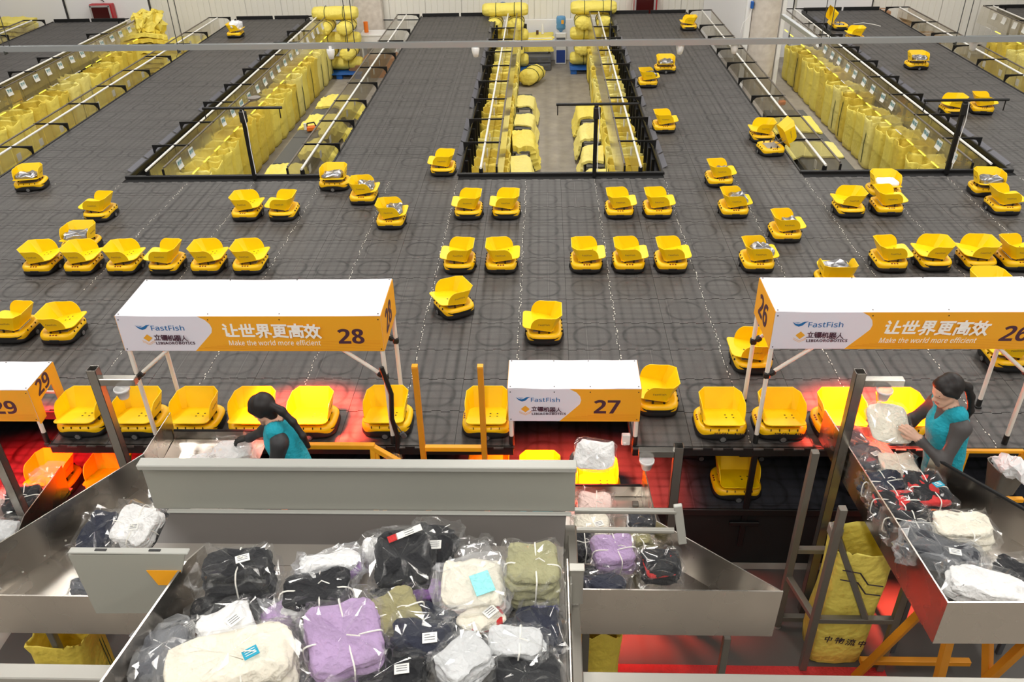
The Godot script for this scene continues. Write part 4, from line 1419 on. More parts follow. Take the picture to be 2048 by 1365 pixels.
func steel_post(label: String, x: float, z: float, top: float, arm: float, army: float, cupx: float):
	var t := thing("steel_post", label, "post", P(x, -1.4, z), 0.0, "steel posts with cup arms")
	var mb := MB.new()
	# open square tube
	for s in [[-0.033, 0.0, 0.004, 0.07], [0.033, 0.0, 0.004, 0.07], [0.0, -0.033, 0.07, 0.004], [0.0, 0.033, 0.07, 0.004]]:
		mb.box(Vector3(s[0], (top + 1.4) / 2, s[1]), Vector3(s[2], top + 1.4, s[3]), 0.001)
	part("post_tube", mb, "steel_post", t)
	if arm != 0.0:
		part("arm", MB.new().box(Vector3(arm / 2, army + 1.4, 0.0), Vector3(absf(arm), 0.06, 0.06), 0.004), "steel_post", t)
		var c := MB.new().smooth()
		var rings := []
		for r in [[0.032, -0.125], [0.036, -0.12], [0.052, -0.055], [0.058, -0.055], [0.058, -0.035], [0.053, -0.035], [0.034, -0.115]]:
			var ring := PackedVector3Array()
			for i in 18:
				ring.push_back(Vector3(cos(TAU * i / 18) * r[0], r[1], -sin(TAU * i / 18) * r[0]))
			rings.append(ring)
		c.loft(rings)
		single("plastic_cup", c, "cup", "white lidded plastic cup hanging from the steel post arm at the " + label.get_slice("beside the ", 1), "cup", P(x + cupx, army + 0.005, z + 0.05), 0.0, "cups on the post arms")

func posts_and_frames():
	steel_post("square steel post with arm and cup beside the long left booth", -3.05, -5.0, 1.14, 0.3, 1.03, 0.2)
	steel_post("square steel post with arm and cup beside the long right booth", 2.5, -5.0, 1.12, 0.32, 1.03, 0.18)
	steel_post("square steel post with arm and cup beside the short middle booth", 1.28, -5.0, 0.44, -0.3, 0.37, -0.24)
	steel_post("plain dark steel post rising beside the chute of the short edge booth", -3.97, -4.9, 0.6, 0.0, 0.0, 0.0)
	var yf := thing("yellow_frame", "tall bright yellow steel gate frame between the long left and short middle booths", "frame", P(-0.49, -1.4, -5.38))
	for s in [-1, 1]:
		var p := part("post", MB.new().box(Vector3(0.255 * s, 1.15, 0), Vector3(0.045, 2.3, 0.045), 0.004), "orange_steel", yf)
		part("cap", MB.new().box(Vector3(0.255 * s, 2.306, 0), Vector3(0.047, 0.016, 0.047), 0.003), "yellow_steel", p)
	part("rail", MB.new().box(Vector3(0, 1.49, 0), Vector3(0.47, 0.045, 0.045), 0.004), "yellow_steel", yf)
	part("rail", MB.new().box(Vector3(0, 0.5, 0), Vector3(0.47, 0.045, 0.045), 0.004), "orange_steel", yf)
	var hr := thing("handrail", "yellow steel stair handrail behind the grey back panel, right of the worker", "handrail", P(-1.12, -1.4, -5.22))
	part("rail", MB.new().bar(Vector3(-0.85, 1.64, 0), Vector3(0.02, 1.64, 0), 0.045), "yellow_steel", hr)
	part("rail", MB.new().bar(Vector3(0.0, 1.63, 0), Vector3(0.62, 1.2, 0.05), 0.045), "yellow_steel", hr)
	part("post", MB.new().bar(Vector3(0.0, 1.62, 0), Vector3(-0.05, 0.0, 0.25), 0.04), "yellow_steel", hr)
	part("post", MB.new().bar(Vector3(0.03, 1.62, 0), Vector3(0.06, 0.0, 0.1), 0.03), "yellow_steel", hr)
	part("post", MB.new().bar(Vector3(-0.83, 1.62, 0), Vector3(-0.83, 0.0, 0.0), 0.04), "yellow_steel", hr)
	var bag := parcel_mesh(91, 0.2, 0.3, 0.14, 0.05)
	single("plastic_bag", bag, "wrap", "clear plastic bag hanging on the yellow handrail", "bag", P(-0.98, 0.04, -5.14))
	single("tape_roll", MB.new().tube([Vector3(-0.03, 0, 0), Vector3(0.03, 0, 0)], 0.05, 16), "tape", "red roll of tape on the clear bag at the handrail", "tape", P(-0.88, 0.12, -5.06))
	# grey stand under chute 26
	var st := thing("chute_stand", "grey square-tube stand under the chute of the long right booth", "stand", P(0, -1.4, 0))
	var legs := [[2.24, -4.83, 1.9], [2.34, -4.4, 1.75], [2.78, -4.83, 1.5], [2.95, -4.4, 1.5]]
	for l in legs:
		var lg := part("leg", MB.new().box(Vector3(l[0], l[2] / 2 + 0.03, l[1]), Vector3(0.055, l[2], 0.055), 0.005), "frame_grey", st)
		part("foot", MB.new().tube([Vector3(l[0], 0.0, l[1]), Vector3(l[0], 0.012, l[1])], 0.035, 10).tube([Vector3(l[0], 0.01, l[1]), Vector3(l[0], 0.04, l[1])], 0.01, 6), "alu", lg)
	for c in [[0, 2, 0.92], [0, 2, 0.12], [1, 3, 0.62], [0, 1, 0.62]]:
		part("cross_bar", MB.new().bar(Vector3(legs[c[0]][0], c[2], legs[c[0]][1]), Vector3(legs[c[1]][0], c[2], legs[c[1]][1]), 0.05), "frame_grey", st)
	part("cross_bar", MB.new().bar(Vector3(2.36, 1.5, -4.5), Vector3(2.72, 0.64, -4.4), 0.045), "frame_grey", st)
	part("clip", MB.new().box(Vector3(2.42, 1.36, -4.6), Vector3(0.09, 0.1, 0.1), 0.01), "alu", st)
	var os := thing("orange_stand", "orange steel leg frame under the near end of the long right booth's chute", "stand", P(0, -1.4, 0))
	for l in [[2.75, -4.35, 2.95, -3.9], [3.05, -3.75, 2.75, -3.5], [3.2, -3.9, 3.3, -3.5], [3.4, -3.5, 3.15, -3.9]]:
		part("leg", MB.new().bar(Vector3(l[0], 0.0, l[1]), Vector3(l[2], 1.66, l[3]), 0.055), "orange_steel", os)
	part("cross_bar", MB.new().bar(Vector3(2.75, 0.2, -4.35), Vector3(3.6, 0.2, -4.35), 0.05), "orange_steel", os)
	part("cross_bar", MB.new().bar(Vector3(3.05, 0.12, -3.7), Vector3(4.0, 0.12, -3.7), 0.05), "orange_steel", os)
	# cart and bin right of the second worker
	var ct := thing("cart", "orange tubular cart frame right of the worker at the long right booth", "cart", P(3.86, -1.4, -5.2))
	part("top_rail", MB.new().bar(Vector3(-0.25, 1.55, -0.1), Vector3(0.2, 1.55, -0.1), 0.03), "yellow_steel", ct)
	part("top_rail", MB.new().bar(Vector3(0.2, 1.55, -0.1), Vector3(0.3, 1.55, 0.25), 0.03), "yellow_steel", ct)
	part("low_rail", MB.new().bar(Vector3(-0.25, 1.22, 0.1), Vector3(0.2, 1.22, 0.1), 0.04), "yellow_steel", ct)
	for p in [[-0.24, -0.1], [0.2, -0.1], [0.3, 0.25], [-0.24, 0.1]]:
		part("leg", MB.new().bar(Vector3(p[0], 1.55 if p[1] != 0.1 else 1.22, p[1]), Vector3(p[0], 0.0, p[1]), 0.035), "yellow_steel", ct)
	part("striped_strut", MB.new().bar(Vector3(-0.05, 1.2, 0.12), Vector3(0.15, 0.95, 0.3), 0.035), "black_metal", ct)
	var bn := MB.new()
	var rr := []
	for q in [[0.09, 0.07, 0.0], [0.125, 0.105, 0.26], [0.118, 0.098, 0.26], [0.083, 0.063, 0.02]]:
		rr.append(superring(q[0], q[1], 6.0, q[2], 28))
	bn.loft(rr)
	single("bin", bn, "frame_grey", "grey plastic bin full of crumpled white bags at the long right booth", "bin", P(3.86, -0.1, -5.12), 0.15)
	for k in 4:
		single("waste_bag", parcel_mesh(60 + k, 0.14, 0.08, 0.16, 0.05), "white_bag", ["crumpled white bag at the back of the grey bin", "crumpled white bag on top in the grey bin", "crumpled white bag hanging over the bin rim", "crumpled white bag low in the grey bin"][k], "bag", P(3.83 + 0.05 * (k % 2), 0.13 + 0.025 * k, -5.17 + 0.05 * k), k * 1.3, "bags in the grey bin")
	single("red_floor_strip", MB.new().box(Vector3(0, 0.004, 0), Vector3(2.6, 0.008, 0.22), 0.003), "cloth_red", "long red strip lying on the floor under the chutes", "mat", P(1.7, -1.394, -4.32))  # flat red strip, stands in for a blurred red smear
	single("shade_sheet", MB.new().box(Vector3(0, 0.003, 0), Vector3(9.5, 0.006, 2.9), 0.001), "shade_grey", "dark grey rubber matting on the floor beneath the chutes and conveyor", "mat", P(0.4, -1.4, -4.02))  # added sheet, its dark colour stands for shade on the concrete
	single("power_socket", MB.new().box(Vector3.ZERO, Vector3(0.07, 0.11, 0.04), 0.006).box(Vector3(-0.01, -0.03, 0.025), Vector3(0.025, 0.025, 0.02), 0.004).box(Vector3(0.01, 0.03, 0.021), Vector3(0.004, 0.012, 0.004)), "paper", "white power socket on the right inner side of the short middle booth", "socket", P(0.94, 0.08, -5.52))

const ORD := ["first", "second", "third", "fourth", "fifth", "sixth", "seventh", "eighth", "ninth", "tenth", "eleventh", "twelfth", "thirteenth", "fourteenth", "fifteenth", "sixteenth", "seventeenth", "eighteenth", "nineteenth", "twentieth", "twenty-first"]

# an open woven sack standing on its base: outside, rolled rim and inside
func sack_mesh(seed_: int, dx: float, dz: float, h: float, slump: float) -> ArrayMesh:
	fnl.seed = seed_
	fnl.frequency = 3.2
	var n := 36
	var mb := MB.new().smooth()
	var rings := []
	var levels := [[0.0, 0.86, 1.0], [0.02, 0.97, 1.0], [0.15, 1.03, 1.0], [0.35, 1.0, 1.0], [0.55, 0.97, 1.0], [0.75, 0.98, 1.0], [0.9, 1.0, 1.0], [1.0, 1.03, 1.0], [1.012, 1.01, 0.0], [0.97, 0.985, 0.0], [0.8, 0.95, 0.0], [0.55, 0.92, 0.0], [0.3, 0.9, 0.0]]
	for l in levels:
		var r := superring(dx / 2 * l[1], dz / 2 * l[1], 5.0, h * l[0], n)
		for i in n:
			var p := r[i]
			var f: float = l[0]
			var fold := fnl.get_noise_3d(p.x * 2.4 + 9.0, p.y * 0.55, p.z * 2.4) * 0.035 + fnl.get_noise_3d(p.x * 6.0, p.y * 2.0 + 4.0, p.z * 6.0) * 0.024
			var out := Vector3(p.x, 0, p.z).normalized()
			r[i] = p + out * fold * (0.4 + 0.6 * f) + Vector3(0, fnl.get_noise_3d(p.x * 1.6, 7.0, p.z * 1.6) * slump * f * f, 0) + Vector3(signf(dx) * 0.03 * f, 0, 0)
		rings.append(r)
	mb.loft(rings, true, true, true, true)
	return mb.mesh()

const ROWS := [
	[-11.0, 1.0, "left row of the heap aisle", 21, 0],
	[-8.0, -1.0, "right row of the heap aisle", 21, 1],
	[-6.0, 1.0, "left row of the antenna aisle", 21, 0],
	[-1.0, 1.0, "left row of the dispenser aisle", 20, 1],
	[2.0, -1.0, "right row of the dispenser aisle", 20, 0],
	[7.0, -1.0, "right row of the column aisle", 20, 1],
	[9.0, 1.0, "left row of the carton aisle", 20, 1],
	[12.0, -1.0, "right row of the carton aisle", 20, 0],
]

func make_sack(seed_: int, m: String, dx: float, dz: float, h: float, label: String, at: Vector3, group: String) -> Node3D:
	var t := thing("open_sack", label, "sack", at, 0.0, group)
	t.set_meta("base", "open_sack")
	part("sack_body", sack_mesh(seed_, dx, dz, h, 0.07), m, t)
	if seed_ % 2 == 0:
		return t
	var st := MB.new()
	for z in [-0.08, -0.05]:
		st.tube([Vector3(dx / 2 + 0.02, h * 0.9, z), Vector3(dx / 2 + 0.03, h * 0.5, z + 0.01), Vector3(dx / 2 + 0.015, h * 0.1, z)], 0.004, 4)
	part("strap", st, "strap_dark", t)
	return t

func sack_rows():
	var protos := []
	for v in 5:
		protos.append(null)
	for r in ROWS:
		for k in int(r[3]):
			var v := int(h01(k, int(r[0]), 6) * 4.99)
			var x: float = r[0] + r[1] * (0.30 + 0.03 * h01(k, 2, int(r[0])))
			var z := -12.14 - 0.52 * k
			var at := P(x, -1.4, z)
			var label: String = "open yellow sack, %s from the front in the %s" % [ORD[k], r[2]]
			var group: String = "open sacks in the " + r[2]
			var turn := 0.0 if r[1] > 0 else PI
			if protos[v] == null:
				protos[v] = make_sack(100 + v, ["sack", "sack_deep", "sack", "sack_pale", "sack_deep"][v], 0.6, 0.49, 0.82 + 0.03 * v, label, at, group)
				protos[v].rotation.y = turn
			else:
				var o := again(protos[v], at, turn + (h01(k, 21, int(r[0])) - 0.5) * 0.2, label, group)
				o.scale = Vector3(1.0 + 0.1 * (h01(k, 22) - 0.5), 0.94 + 0.16 * h01(k, 23, int(r[0])), 0.96)
	# sacks standing below the chutes
	var s := make_sack(131, "sack", 0.42, 0.34, 1.25, "tall printed yellow sack standing under the chute of the long right booth", P(2.62, -1.4, -4.62), "sacks under the chutes")
	glyphs(s, "中物流中", 0.07, 0.02, Transform3D(Basis(Vector3.BACK, -0.15), Vector3(-0.16, 0.32, 0.19)), "ink_dark", 0.12, "print")
	var pm := MB.new()
	for k in 2:
		pm.tube([Vector3(-0.15, 1.12 - 0.1 * k, 0.185), Vector3(-0.02, 1.1 - 0.1 * k, 0.195), Vector3(0.06, 0.98 - 0.1 * k, 0.195), Vector3(0.18, 0.95 - 0.1 * k, 0.185)], 0.006, 4)
	part("line_print", pm, "ink_dark", s)
	make_sack(132, "sack_deep", 0.3, 0.4, 0.8, "yellow sack on the floor beneath the chute of the short middle booth", P(0.66, -1.4, -4.25), "sacks under the chutes")
	make_sack(133, "sack_deep", 0.4, 0.4, 0.85, "yellow sack on the floor beneath the chute of the long left booth", P(-3.35, -1.4, -4.05), "sacks under the chutes")

func slab_mesh(seed_: int, w: float, h: float, d: float, amp: float, freq := 7.0, n := 34, nr := 10, sq := 0.4, faceted := false, pinch := 0, rough := 0.0) -> MB:
	fnl.seed = seed_
	fnl.frequency = freq
	var mb := MB.new()
	if faceted:
		mb.flat()
	else:
		mb.smooth()
	var rings := []
	for j in nr + 1:
		var a := PI * (0.02 + 0.96 * j / nr)
		var f := pow(sin(a), sq)
		var y := -h / 2 * signf(cos(a)) * pow(absf(cos(a)), 0.7)
		var r := PackedVector3Array()
		for i in n:
			var t := TAU * i / n
			var c := cos(t)
			var s := sin(t)
			var p := Vector3(w / 2 * signf(c) * pow(absf(c), sq) * f, y, -d / 2 * signf(s) * pow(absf(s), sq) * f)
			p += Vector3(fnl.get_noise_3d(p.x, p.y * 3.0, p.z + 20.0), fnl.get_noise_3d(p.x + 40.0, p.y * 2.0, p.z), fnl.get_noise_3d(p.x, p.y * 3.0 + 60.0, p.z)) * amp
			if rough > 0.0:
				var cr := 1.0 - absf(fnl.get_noise_3d(p.x * 2.3 + 11.0, p.y * 5.0, p.z * 2.3)) * 4.0
				p += Vector3(c, 0.7 * signf(y), s) * rough * clampf(cr, -1.0, 1.0)
			if pinch > 0:
				p.y -= (p.y + h * 0.1) * 0.42 * exp(-pow((p.x - w * 0.06) / 0.035, 2.0))
				p.z *= 1.0 - 0.08 * exp(-pow((p.x - w * 0.06) / 0.04, 2.0))
			if pinch > 1:
				p.y -= (p.y + h * 0.1) * 0.36 * exp(-pow((p.z - d * 0.05) / 0.035, 2.0))
				p.x *= 1.0 - 0.07 * exp(-pow((p.z - d * 0.05) / 0.04, 2.0))
			r.push_back(p)
		rings.append(r)
	mb.loft(rings, true, true, true, not faceted)
	return mb

# cx, cy, cz, width, height, depth, turn, tilt, cloth, layers, wrap (0 none 1 clear 2 milky), ties, tag, wording
const CLOTHES := [
	[-1.33, 1.20, -2.99, 0.36, 0.22, 0.22, 0.1, 0.0, "cloth_black", 3, 1, 1, 1, "black folded garments, tied stack with white tag on top, farthest left on the belt"],
	[-1.36, 1.06, -2.83, 0.38, 0.13, 0.22, -0.1, 0.0, "cloth_black", 2, 1, 1, 0, "black wrapped garments right in front of the tied black stack on the left"],
	[-1.55, 1.05, -2.72, 0.22, 0.1, 0.16, 0.5, 0.0, "cloth_black", 1, 0, 0, 1, "loose black cloth beside the belt's left guard"],
	[-1.3, 1.16, -2.68, 0.28, 0.12, 0.22, 0.6, 0.15, "cloth_brown", 2, 1, 0, 1, "brown and white patterned garment in clear wrap"],
	[-1.17, 1.2, -2.43, 0.6, 0.22, 0.3, 0.32, 0.1, "cloth_cream", 2, 1, 1, 2, "large cream coat in clear wrap with a teal tag"],
	[-1.56, 1.08, -2.56, 0.26, 0.2, 0.3, 0.3, 0.0, "cloth_grey", 1, 2, 0, 0, "big clear plastic bag with grey content left of the cream coat"],
	[-1.07, 1.11, -2.79, 0.15, 0.12, 0.14, 0.4, 0.0, "cloth_lilac", 1, 2, 0, 0, "small lilac and white bag between the black garments"],
	[-0.87, 1.17, -3.08, 0.32, 0.12, 0.13, 0.22, 0.0, "cloth_purple", 2, 2, 0, 0, "fluffy lilac and white striped roll lying across the black stack"],
	[-0.9, 1.11, -2.9, 0.36, 0.24, 0.24, 0.15, 0.0, "cloth_black", 5, 1, 2, 0, "tall stack of black folded garments tied with white string, below the striped roll"],
	[-0.7, 1.19, -2.6, 0.36, 0.2, 0.36, 0.35, 0.35, "cloth_lilac", 3, 1, 2, 0, "big lilac folded sweaters tied crosswise with white string at the centre of the belt"],
	[-0.49, 1.18, -3.11, 0.3, 0.14, 0.32, 0.15, 0.45, "cloth_black", 2, 1, 0, 3, "large flat black bag with a red and white label strip"],
	[-0.35, 1.12, -3.28, 0.26, 0.14, 0.24, -0.3, 0.3, "cloth_black", 2, 1, 0, 1, "black wrapped garment behind the bag with red label, white tag at its right"],
	[-0.68, 1.08, -3.27, 0.13, 0.12, 0.14, 0.0, 0.2, "cloth_white", 1, 1, 0, 0, "white wrapped piece peeking out left of the bag with red label"],
	[-0.11, 1.16, -2.95, 0.34, 0.16, 0.28, 0.1, 0.2, "cloth_pink", 2, 2, 0, 4, "cream and pink garment in a big milky bag with a mint card"],
	[-0.1, 1.15, -3.2, 0.18, 0.06, 0.14, 0.3, 0.5, "wrap_milky", 1, 1, 0, 0, "empty flap of clear plastic behind the cream and pink garment"],
	[0.2, 1.2, -3.02, 0.28, 0.24, 0.26, 0.0, 0.15, "cloth_khaki", 4, 1, 2, 0, "shiny khaki jackets tied crosswise with string against the right end of the belt"],
	[-0.36, 1.06, -3.02, 0.18, 0.08, 0.12, 0.2, 0.0, "cloth_purple", 1, 1, 0, 0, "small purple bag in the middle below the large black bag"],
	[-0.49, 1.14, -2.79, 0.3, 0.14, 0.22, 0.5, 0.15, "cloth_olive", 3, 1, 2, 0, "olive trousers tied with two white strings right of the lilac sweaters"],
	[-0.3, 1.08, -2.8, 0.3, 0.1, 0.16, -0.3, 0.0, "cloth_navy", 1, 1, 0, 0, "navy flat bag beneath the milky bag"],
	[-0.05, 1.1, -2.8, 0.22, 0.11, 0.15, 0.5, 0.1, "cloth_dark", 2, 1, 0, 1, "dark garment with red trim under the cream and pink garment"],
	[0.24, 1.06, -2.9, 0.18, 0.07, 0.1, 0.1, 0.0, "cloth_blue", 1, 1, 0, 0, "small blue piece below the khaki jackets"],
	[0.24, 1.08, -2.76, 0.22, 0.14, 0.24, 0.0, 0.1, "cloth_navy", 2, 1, 0, 0, "dark slate bag at the right edge of the belt under the khaki jackets"],
	[-0.32, 1.17, -2.63, 0.32, 0.12, 0.17, -0.2, 0.25, "cloth_navy", 1, 1, 0, 1, "rolled navy garment in clear wrap with a white upright label"],
	[-0.45, 1.07, -2.52, 0.32, 0.12, 0.22, -0.15, 0.1, "cloth_black", 2, 1, 0, 1, "black crinkled bag nearest the camera, right of the lilac sweaters"],
	[-0.11, 1.2, -2.49, 0.26, 0.12, 0.2, 0.7, 0.1, "cloth_silver", 3, 1, 0, 0, "pale grey rolled sweater lying aslant near the bottom of the belt"],
	[0.13, 1.18, -2.6, 0.26, 0.11, 0.16, -0.1, 0.1, "cloth_silver", 4, 1, 1, 0, "pale grey folded garments in a clear bag right of the rolled sweater"],
	[0.18, 1.1, -2.46, 0.32, 0.14, 0.22, 0.1, 0.1, "cloth_black", 2, 1, 0, 0, "black bag at the bottom right corner of the belt"],
	[-0.15, 1.05, -2.4, 0.32, 0.1, 0.16, 0.1, 0.0, "cloth_black", 1, 1, 0, 0, "black bag underneath the pale grey rolled sweater"],
	[-0.83, 1.05, -2.44, 0.18, 0.1, 0.16, 0.3, 0.0, "cloth_grey", 1, 1, 0, 0, "grey bag at the bottom edge between cream coat and lilac sweaters"],
	[-0.64, 1.04, -2.4, 0.2, 0.09, 0.14, 0.2, 0.0, "cloth_lilac", 1, 1, 0, 0, "lilac end of a garment below the tied lilac sweaters"],
	[-1.03, 1.04, -2.66, 0.26, 0.1, 0.2, 0.2, 0.0, "cloth_dark", 1, 1, 0, 0, "dark bag hidden behind the cream coat"],
	[0.0, 1.05, -3.0, 0.24, 0.1, 0.16, 0.2, 0.0, "cloth_black", 1, 1, 0, 0, "black bag showing behind the milky bag and the khaki jackets"],
	[-0.55, 1.04, -2.95, 0.22, 0.1, 0.18, 0.2, 0.0, "cloth_dark", 1, 1, 0, 0, "dark bag at the foot of the large black bag"],
	[0.06, 1.05, -2.75, 0.22, 0.1, 0.16, 0.4, 0.0, "cloth_grey", 1, 1, 0, 0, "grey bag squeezed left of the dark slate bag"],
	# chute of the long left booth
	[-2.93, 0.2, -4.25, 0.26, 0.1, 0.36, -0.12, 0.35, "cloth_navy", 1, 1, 0, 0, "navy garment in flat clear bag on the flared wall of the long left chute"],
	[-2.62, 0.28, -4.25, 0.32, 0.18, 0.3, -0.25, 0.4, "cloth_white", 5, 1, 2, 1, "fanned stack of white garments tied with string in the long left chute"],
	[-2.45, 0.2, -4.3, 0.22, 0.14, 0.3, 0.1, 0.2, "cloth_black", 2, 1, 0, 0, "black wrapped bundle beside the white fanned stack in the long left chute"],
	[-2.62, 0.22, -4.72, 0.2, 0.12, 0.26, 0.3, 0.4, "cloth_navy", 1, 1, 0, 1, "navy bag with a white tag peeking past the end of the grey back panel"],
	[-2.84, 0.14, -3.82, 0.18, 0.11, 0.16, 0.2, 0.1, "cloth_grey", 1, 1, 0, 0, "small grey bag in the near corner of the long left chute"],
	[-2.26, 0.2, -5.18, 0.32, 0.1, 0.22, 0.25, 0.2, "cloth_white", 1, 1, 0, 0, "white bag under the worker's gloved hand in the long left chute"],
	[-2.43, 0.17, -5.1, 0.3, 0.08, 0.16, 0.2, 0.1, "cloth_brown", 2, 1, 0, 1, "brown and white wrapped garment beside the white bag in the long left chute"],
	# chute of booth 29
	[-4.1, -0.27, -5.1, 0.3, 0.14, 0.3, 0.3, 0.1, "cloth_black", 2, 1, 2, 0, "black bundle tied with white string in the short edge chute"],
	[-4.3, -0.25, -4.95, 0.2, 0.12, 0.26, 0.0, 0.1, "cloth_pink", 1, 1, 0, 0, "pinkish bag at the picture edge in the short edge chute"],
	[-4.05, -0.24, -4.72, 0.26, 0.09, 0.2, 0.1, 0.1, "cloth_silver", 1, 1, 0, 0, "silvery bag at the near end of the short edge chute"],
	# chute of the short middle booth
	[0.66, -0.18, -5.0, 0.28, 0.1, 0.24, -0.1, 0.1, "cloth_pink", 2, 1, 1, 0, "pale pink folded garment topmost in the short middle chute"],
	[0.62, -0.06, -4.62, 0.28, 0.12, 0.24, 0.05, 0.1, "cloth_cream", 4, 1, 0, 1, "cream folded shirts with a dark tag in the short middle chute"],
	[0.74, 0.13, -4.18, 0.3, 0.2, 0.26, 0.2, 0.2, "cloth_lilac", 3, 1, 2, 0, "lilac sweaters tied with string in the short middle chute"],
	[0.54, 0.08, -4.3, 0.16, 0.14, 0.24, 0.0, 0.0, "cloth_black", 2, 1, 2, 0, "black bundle with broad white bands left of the lilac sweaters in the short middle chute"],
	[1.05, 0.13, -4.06, 0.26, 0.16, 0.22, 0.1, 0.1, "cloth_black", 2, 1, 0, 0, "black bundle with red edge right of the lilac sweaters in the short middle chute"],
	[0.93, 0.04, -4.4, 0.22, 0.1, 0.16, 0.3, 0.0, "cloth_olive", 2, 1, 1, 0, "olive and black bundle behind the lilac sweaters in the short middle chute"],
	[0.98, 0.0, -4.62, 0.2, 0.12, 0.18, 0.0, 0.0, "cloth_dark", 3, 1, 0, 0, "grey striped bundle below the guide rail in the short middle chute"],
	[0.66, 0.13, -3.9, 0.3, 0.1, 0.16, 0.1, 0.0, "cloth_navy", 1, 1, 0, 0, "navy and white bag at the near wall of the short middle chute"],
	[0.52, 0.1, -4.02, 0.16, 0.1, 0.12, 0.1, 0.0, "cloth_black", 1, 1, 0, 0, "small black and red bag at the left of the short middle chute"],
	# chute of the long right booth
	[2.68, 0.24, -5.3, 0.24, 0.14, 0.34, 0.12, -0.1, "cloth_grey", 2, 1, 0, 0, "grey wrapped bundle at the far end of the long right chute"],
	[2.7, 0.3, -4.98, 0.26, 0.14, 0.32, 0.1, -0.1, "cloth_grey", 2, 1, 0, 1, "second grey wrapped bundle in the long right chute, beside the steel post"],
	[2.86, 0.36, -4.82, 0.26, 0.12, 0.3, -0.1, 0.0, "cloth_cream", 2, 1, 1, 0, "cream garments with dark cords in the long right chute"],
	[2.68, 0.38, -4.62, 0.3, 0.14, 0.22, 0.15, 0.0, "cloth_navy", 3, 1, 2, 0, "navy bundle tied with white straps beside the brown-tinted wall of the long right chute"],
	[2.93, 0.42, -4.5, 0.26, 0.18, 0.34, 0.05, 0.0, "cloth_black", 3, 1, 2, 2, "black bundles with red trim and two white tags in the long right chute"],
	[2.68, 0.42, -4.38, 0.32, 0.14, 0.2, 0.0, 0.0, "cloth_dark", 2, 1, 2, 0, "dark bundle with red trim tied with string, middle of the long right chute"],
	[2.7, 0.44, -4.16, 0.34, 0.13, 0.2, -0.15, 0.0, "cloth_black", 2, 1, 2, 0, "black tied bundle nearest the brown-tinted wall latch in the long right chute"],
	[2.95, 0.52, -4.02, 0.36, 0.2, 0.24, -0.1, 0.0, "cloth_cream", 4, 1, 1, 0, "stack of four cream garments tied once in the middle of the long right chute"],
	[2.76, 0.5, -3.86, 0.46, 0.12, 0.28, -0.55, 0.0, "cloth_dark", 1, 2, 0, 1, "long dark garment in a milky bag lying aslant in the long right chute"],
	[2.88, 0.56, -3.52, 0.46, 0.14, 0.22, -0.3, 0.05, "cloth_white", 2, 1, 0, 0, "white and grey garment in clear wrap, near end of the long right chute"],
	[3.15, 0.54, -3.66, 0.3, 0.1, 0.2, -0.3, 0.0, "cloth_black", 1, 1, 0, 0, "black bag at the picture edge in the long right chute"],
	[3.05, 0.5, -3.45, 0.3, 0.08, 0.16, -0.2, 0.0, "cloth_black", 1, 1, 0, 0, "black bag beneath the white wrapped garment in the long right chute"],
]

